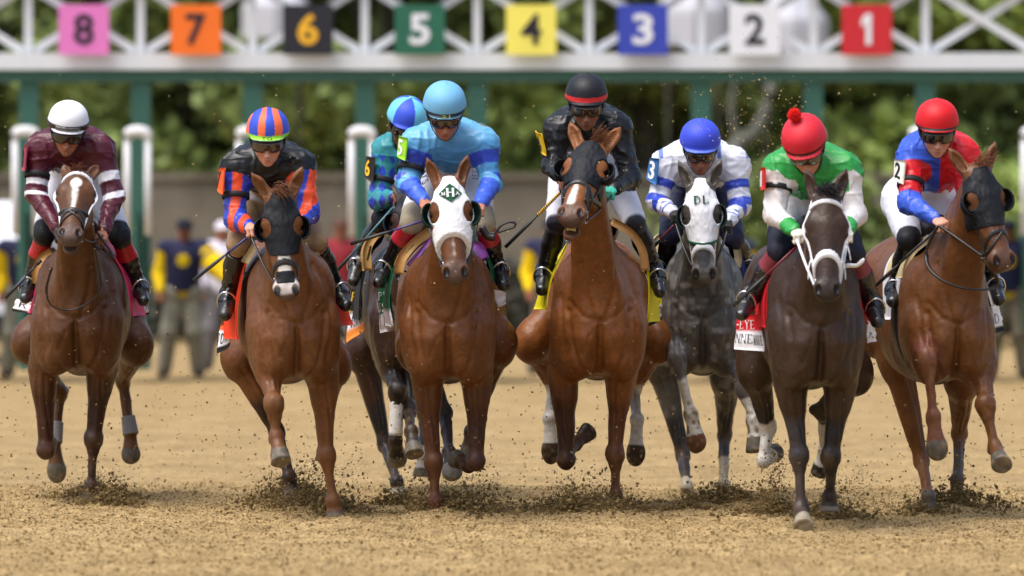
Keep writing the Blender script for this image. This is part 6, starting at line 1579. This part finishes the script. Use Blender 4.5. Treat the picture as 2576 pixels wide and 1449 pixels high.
for t, cx, cy, w_, h_ in (('H', 0, .105, .046, .048), ('M', -.040, .110, .020, .018), ('A', .040, .110, .020, .018)): on_face('emblem_letter', ftext(t, cx, cy, w_, h_), M['paper'], dm, .014)
rein(h, j, M['strap'], .02)
edge_sheet(h, 'saddle_pad', [('C1', 490, 822), ('C1', 405, 885), ('C1', 340, 965), ('C1', 322, 1045)], .4, .03, M['buff'], h.sad, .055)
edge_sheet(h, 'saddlecloth', [('C1', 400, 890), ('C1', 318, 985), ('C1', 282, 1080), ('C1', 270, 1200), ('C1', 290, 1325)], .40, .05, M['cloth'], h.sad, .014, lambda st: np.concatenate([np.where((st[:, 1:2] > .80), np.array(WHT), np.array(GC)), np.ones((len(st), 1))], 1))
edge_sheet(h, 'under_pad', [('C1', 492, 860), ('C1', 440, 930), ('C1', 385, 1005)], .3, .02, M['cloth'], h.sad, .02, ccol(PUR), dy0=-.06)
edge_sheet(h, 'under_pad', [('C1', 712, 890), ('C1', 748, 910), ('C1', 772, 970)], .3, .02, M['cloth'], h.sad, .05, ccol(PUR), dy0=-.06)
edge_sheet(h, 'saddlecloth', [('C1', 735, 870), ('C1', 785, 950), ('C1', 812, 1030), ('C1', 818, 1090)], .4, .04, M['cloth'], h.sad, .014, ccol(GC))
flap(h, 'name_panel', [('C1', 220, 1110), ('C1', 270, 1110), ('C1', 300, 1345), ('C1', 222, 1360)], h.sad, tb((0, WHT), (.38, GC)), [('NO', (.1, .14, 1.05, .34), 'ink'), ('USA', (-.08, .44, 1.0, .62), 'paper'), ('PHI', (.1, .7, 1.0, .86), 'paper')], dy=(.60, .40))
flap(h, 'name_panel', [('C1', 822, 1130), ('C1', 892, 1148), ('C1', 884, 1205), ('C1', 850, 1225)], h.sad, tb((0, WHT)))
whip(h, [('C1', 462, 765, -.16), ('C1', 68, 890, -.2)], 'black whip with a purple shaft held low by the light blue rider', split=.45, m2=M['purple_whip'])
mk('rein_end', *merge(tube([P('C1', *q, h.D - .2) for q in ((745, 820), (790, 835), (830, 830), (860, 795), (900, 775), (935, 780), (932, 800), (890, 815), (845, 830))], .014, 8, .5, sub=4), tube([P('C1', *q, h.D - .22) for q in ((760, 800), (790, 850), (830, 855))], .03, 8, .7, sub=3)), M['strap'], h.bridle)

h, j = HS[4], JS[4]
saddle_root(h); stirrup(h, j); YL = srgb(240, 222, 20)
bridle(h, M['strap'], nose=(.375,), nose_w=.022, brow=False)
hood(h, M['mesh'], cut=.345, tilt=-.3, eye=(.042, .055, .05), cups=dict(s=.116, r=(.043, .064, .058), f=-.055))
on_head(h, 'face_strap', .011, [slab((.012, 0, 0), (1, -.10, 0), .018), half((0, .36, 0), (0, -1, 0)), half((0, .47, 0), (0, 1, 0)), half((0, 0, -.08), (0, 0, -1))], M['strap'], h.bridle)
on_head(h, 'jaw_strap', .010, [slab((0, .36, -.12), (0, .75, -.6), .024), half((0, 0, -.06), (0, 0, 1))], M['strap'], h.bridle)
forelock(h, srgb(116, 72, 40), 26, 4, .10, spread=(.7, -.3, .3), base=(.03, -.01, -.04), wide=.05)
rein(h, j, M['strap'], .02)
# teeth in the open mouth
tp = []
for i in range(6):
    a = (i - 2.5) * .30; tp.append(ell(h.hp(math.sin(a) * .030, .560 + .005 * math.cos(a) + .024, -.098 + .018 * math.cos(a) - .018), np.array((.0058, .008, .011)), h.Rh, .002))
for i in range(6):
    a = (i - 2.5) * .30; tp.append(ell(h.hp(math.sin(a) * .028, .590, -.128 + .016 * math.cos(a)), np.array((.0055, .010, .009)), h.Rh, .002))
sdf('teeth', tp, .0028, M['teeth'], h.root)
edge_sheet(h, 'saddlecloth', [('D1', 360, 935), ('D1', 318, 1030), ('D1', 282, 1110), ('D1', 255, 1200), ('D1', 236, 1290)], .35, .07, M['cloth'], h.sad, .008, ccol(YL), wave=.010)
edge_sheet(h, 'saddlecloth', [('D1', 590, 825), ('D1', 700, 910), ('D1', 762, 1040), ('D1', 785, 1190), ('D1', 783, 1355)], .40, .08, M['cloth'], h.sad, .010, ccol(YL), wave=.008)
edge_sheet(h, 'saddle_pad', [('D1', 588, 822), ('D1', 690, 885), ('D1', 748, 975), ('D1', 762, 1085)], .4, .03, M['tan'], h.sad, .045, dy0=-.05)
flap(h, 'name_panel', [('D1', 785, 1200), ('D1', 850, 1195), ('D1', 856, 1340), ('D1', 788, 1375)], h.sad, tb((0, BLK), (.16, WHT), (.55, YL)), [('LNO', (.22, .24, .96, .48), 'ink'), ('ES', (.2, .62, .9, .82), 'ink')])
whip(h, [('D1', 318, 672, -.1), ('D1', 28, 960, -.15)], 'black whip with a yellow spiral shaft held by the black clad rider', split=.42, spiral=M['yellow_tape'])

h, j = HS[3], JS[3]
saddle_root(h); stirrup(h, j)
bridle(h, M['wstrap'], nose=(.425,), nose_w=.026, brow=False, cheek=True, tilt=.9, cf=-.085)
hd3 = hood(h, M['wcloth'], cut=.385, tilt=-.42, eye=(.040, .062, .05), cups=dict(s=.110, r=(.040, .070, .06), f=-.045), cup_m=M['gcloth'], trim=M['gcloth2'], back=-.03)
for t, cx in (('D', -.026), ('L', .027)): on_face('hood_letter', ftext(t, cx, .118, .040, .044), M['gcloth2'], hd3, .009)
rein(h, j, M['strap'], .02)
edge_sheet(h, 'saddle_pad', [('E1', 330, 760), ('E1', 255, 800), ('E1', 200, 850), ('E1', 185, 950)], .4, .02, M['cream'], h.sad, .04)
edge_sheet(h, 'saddle_pad', [('E1', 650, 815), ('E1', 700, 850), ('E1', 728, 930), ('E1', 722, 1015)], .4, .02, M['cream'], h.sad, .045)
edge_sheet(h, 'saddlecloth', [('E1', 690, 835), ('E1', 735, 900), ('E1', 745, 1010), ('E1', 765, 1120)], .4, .17, M['cloth'], h.sad, .010, ccol(srgb(26, 32, 92)))
whip(h, [('E1', 322, 735, -.16), ('E1', 160, 905, -.05)], 'dark red whip beside the grey horse', split=.6, m2=M['red_whip'])

h, j = HS[1], JS[1]
saddle_root(h); stirrup(h, j); RC = srgb(204, 18, 34)
bridle(h, M['wstrap'], nose=(.395,), nose_w=.024, brow=True, off=.009, tilt=1.0, cf=-.075)
on_head(h, 'jaw_strap', .009, [slab((0, .36, -.12), (0, .8, -.5), .022), half((0, 0, -.06), (0, 0, 1))], M['wstrap'], h.bridle)
forelock(h, srgb(34, 30, 34), 60, 11, .12, spread=(.5, .1, .3), base=(.0, .0, -.05), wide=.06)
rein(h, j, M['wstrap'], .01)
hang = [tube([h.hp(s * .075, .33, -.1), h.hp(s * .095, .40, -.11), h.hp(s * .10, .47, -.12)], .006, 6, .5, sub=4) for s in (-1, 1)] + [tube([h.hp(.085, .22, -.1), h.hp(.115, .30, -.09), h.hp(.128, .37, -.1)], .005, 6, .5, sub=4)]
mk('loose_strap', *merge(*hang), M['wstrap'], h.bridle)
mk('rein_end', *tube([P('F1', *q, h.D - .3) for q in ((640, 935), (690, 930), (735, 930), (765, 905), (778, 890))], [.016, .024, .020, .022, .010], 10, .55, sub=4), M['wstrap'], h.bridle)
edge_sheet(h, 'saddlecloth', [('F1', 398, 858), ('F1', 292, 930), ('F1', 232, 1030), ('F1', 210, 1150), ('F1', 215, 1290)], .4, .02, M['cloth'], h.sad, .014, ccol(RC))
edge_sheet(h, 'saddle_pad', [('F1', 395, 872), ('F1', 308, 940), ('F1', 258, 1020), ('F1', 242, 1090)], .4, .02, M['cream'], h.sad, .03, dy0=-.05)
edge_sheet(h, 'saddlecloth', [('F1', 700, 960), ('F1', 742, 1070), ('F1', 768, 1190), ('F1', 792, 1275)], .4, .05, M['cloth'], h.sad, .014, ccol(RC))
flap(h, 'name_panel', [('F1', 52, 1215), ('F1', 178, 1215), ('F1', 196, 1428), ('F1', 22, 1415)], h.sad, tb((0, WHT), (.52, srgb(196, 22, 34))), [('NNE', (.04, .20, .66, .44), 'ink'), ('MARIE', (.68, .16, .98, .42), 'ink'), ('-EYE', (.04, .60, .70, .84), 'paper')], dy=(.62, .42))
flap(h, 'name_panel', [('F1', 798, 1245), ('F1', 842, 1285), ('F1', 842, 1370), ('F1', 792, 1382)], h.sad, tb((0, WHT)), [('AI', (.2, .24, 1.0, .5), 'ink')])
whip(h, [('F1', 392, 815, -.16), ('F1', 15, 1168, -.2)], 'black whip with a red shaft held by the rider in green', split=.5, m2=M['red_whip'])

h, j = HS[2], JS[2]
saddle_root(h); stirrup(h, j)
bridle(h, M['strap'], nose=(.425,), nose_w=.020, brow=False)
on_head(h, 'crossed_strap', .010, [slab((.0, .43, -.03), (.85, 1, .1), .015), half((0, .39, 0), (0, -1, 0)), half((0, .52, 0), (0, 1, 0)), half((0, 0, -.1), (0, 0, -1))], M['strap'], h.bridle)
hood(h, M['mesh'], cut=.37, tilt=-.2, eye=(.040, .050, .05), cups=dict(s=.114, r=(.042, .062, .058), f=-.05))
forelock(h, srgb(112, 66, 36), 24, 2, .09, spread=(.8, -.4, .4), base=(.02, -.01, -.04), wide=.05)
rein(h, j, M['strap'], .0, r=.013, hands=(0, None), loop=[('G1', 385, 745, -.35), ('G1', 325, 870, -.30), ('G1', 330, 970, -.34), ('G1', 400, 1045, -.40), ('G1', 500, 1090, -.42), ('G1', 600, 1105, -.40), ('G1', 690, 1100, -.3), ('G1', 725, 1060, -.3), ('G1', 690, 985, -.45), ('G1', 640, 930, -.8)])
edge_sheet(h, 'saddlecloth', [('G1', 345, 800), ('G1', 235, 895), ('G1', 188, 985), ('G1', 180, 1110), ('G1', 200, 1280)], .4, .03, M['cloth'], h.sad, .014, ccol(WHT))
edge_sheet(h, 'saddle_pad', [('G1', 345, 815), ('G1', 250, 890), ('G1', 208, 970), ('G1', 200, 1040)], .4, .02, M['cream'], h.sad, .03, dy0=-.05)
edge_sheet(h, 'saddlecloth', [('G1', 600, 940), ('G1', 640, 1030), ('G1', 675, 1120), ('G1', 698, 1200)], .4, .05, M['cloth'], h.sad, .014, ccol(WHT))
flap(h, 'name_panel', [('G1', 98, 1200), ('G1', 186, 1150), ('G1', 224, 1385), ('G1', 122, 1446)], h.sad, tb((0, WHT)), [('NGFI', (.1, .06, .8, .26), 'ink'), ('CHURN', (.02, .36, .8, .58), 'ink'), ('RILEI', (.06, .68, .85, .9), 'ink')], dy=(.60, .38))
flap(h, 'name_panel', [('G1', 694, 1185), ('G1', 728, 1195), ('G1', 757, 1340), ('G1', 694, 1360)], h.sad, tb((0, BLK), (.2, WHT)), [('DI', (.3, .34, 1.0, .66), 'ink')])
whip(h, [('G1', 375, 765, -.2), ('G1', 10, 1105, -.1)], 'black whip held by the rider in blue and red', split=.6)
# print on the light blue rider's breeches
j = JS[5]
for q, t in (([('C1', 478, 440), ('C1', 486, 560), ('C1', 440, 590), ('C1', 442, 440)], "RUBY'S"), ([('C1', 705, 560), ('C1', 712, 435), ('C1', 740, 440), ('C1', 745, 560)], 'JEFF R')):
    lettering('lettering', t, [P(*a, 36.2 + .10) for a in q], M['ink'], j.root, (.03, .1, .97, .9), .004, mesh=serif_text(t) if "'" not in t else sans_text(t, .01))
print('T', time.time() - T0)
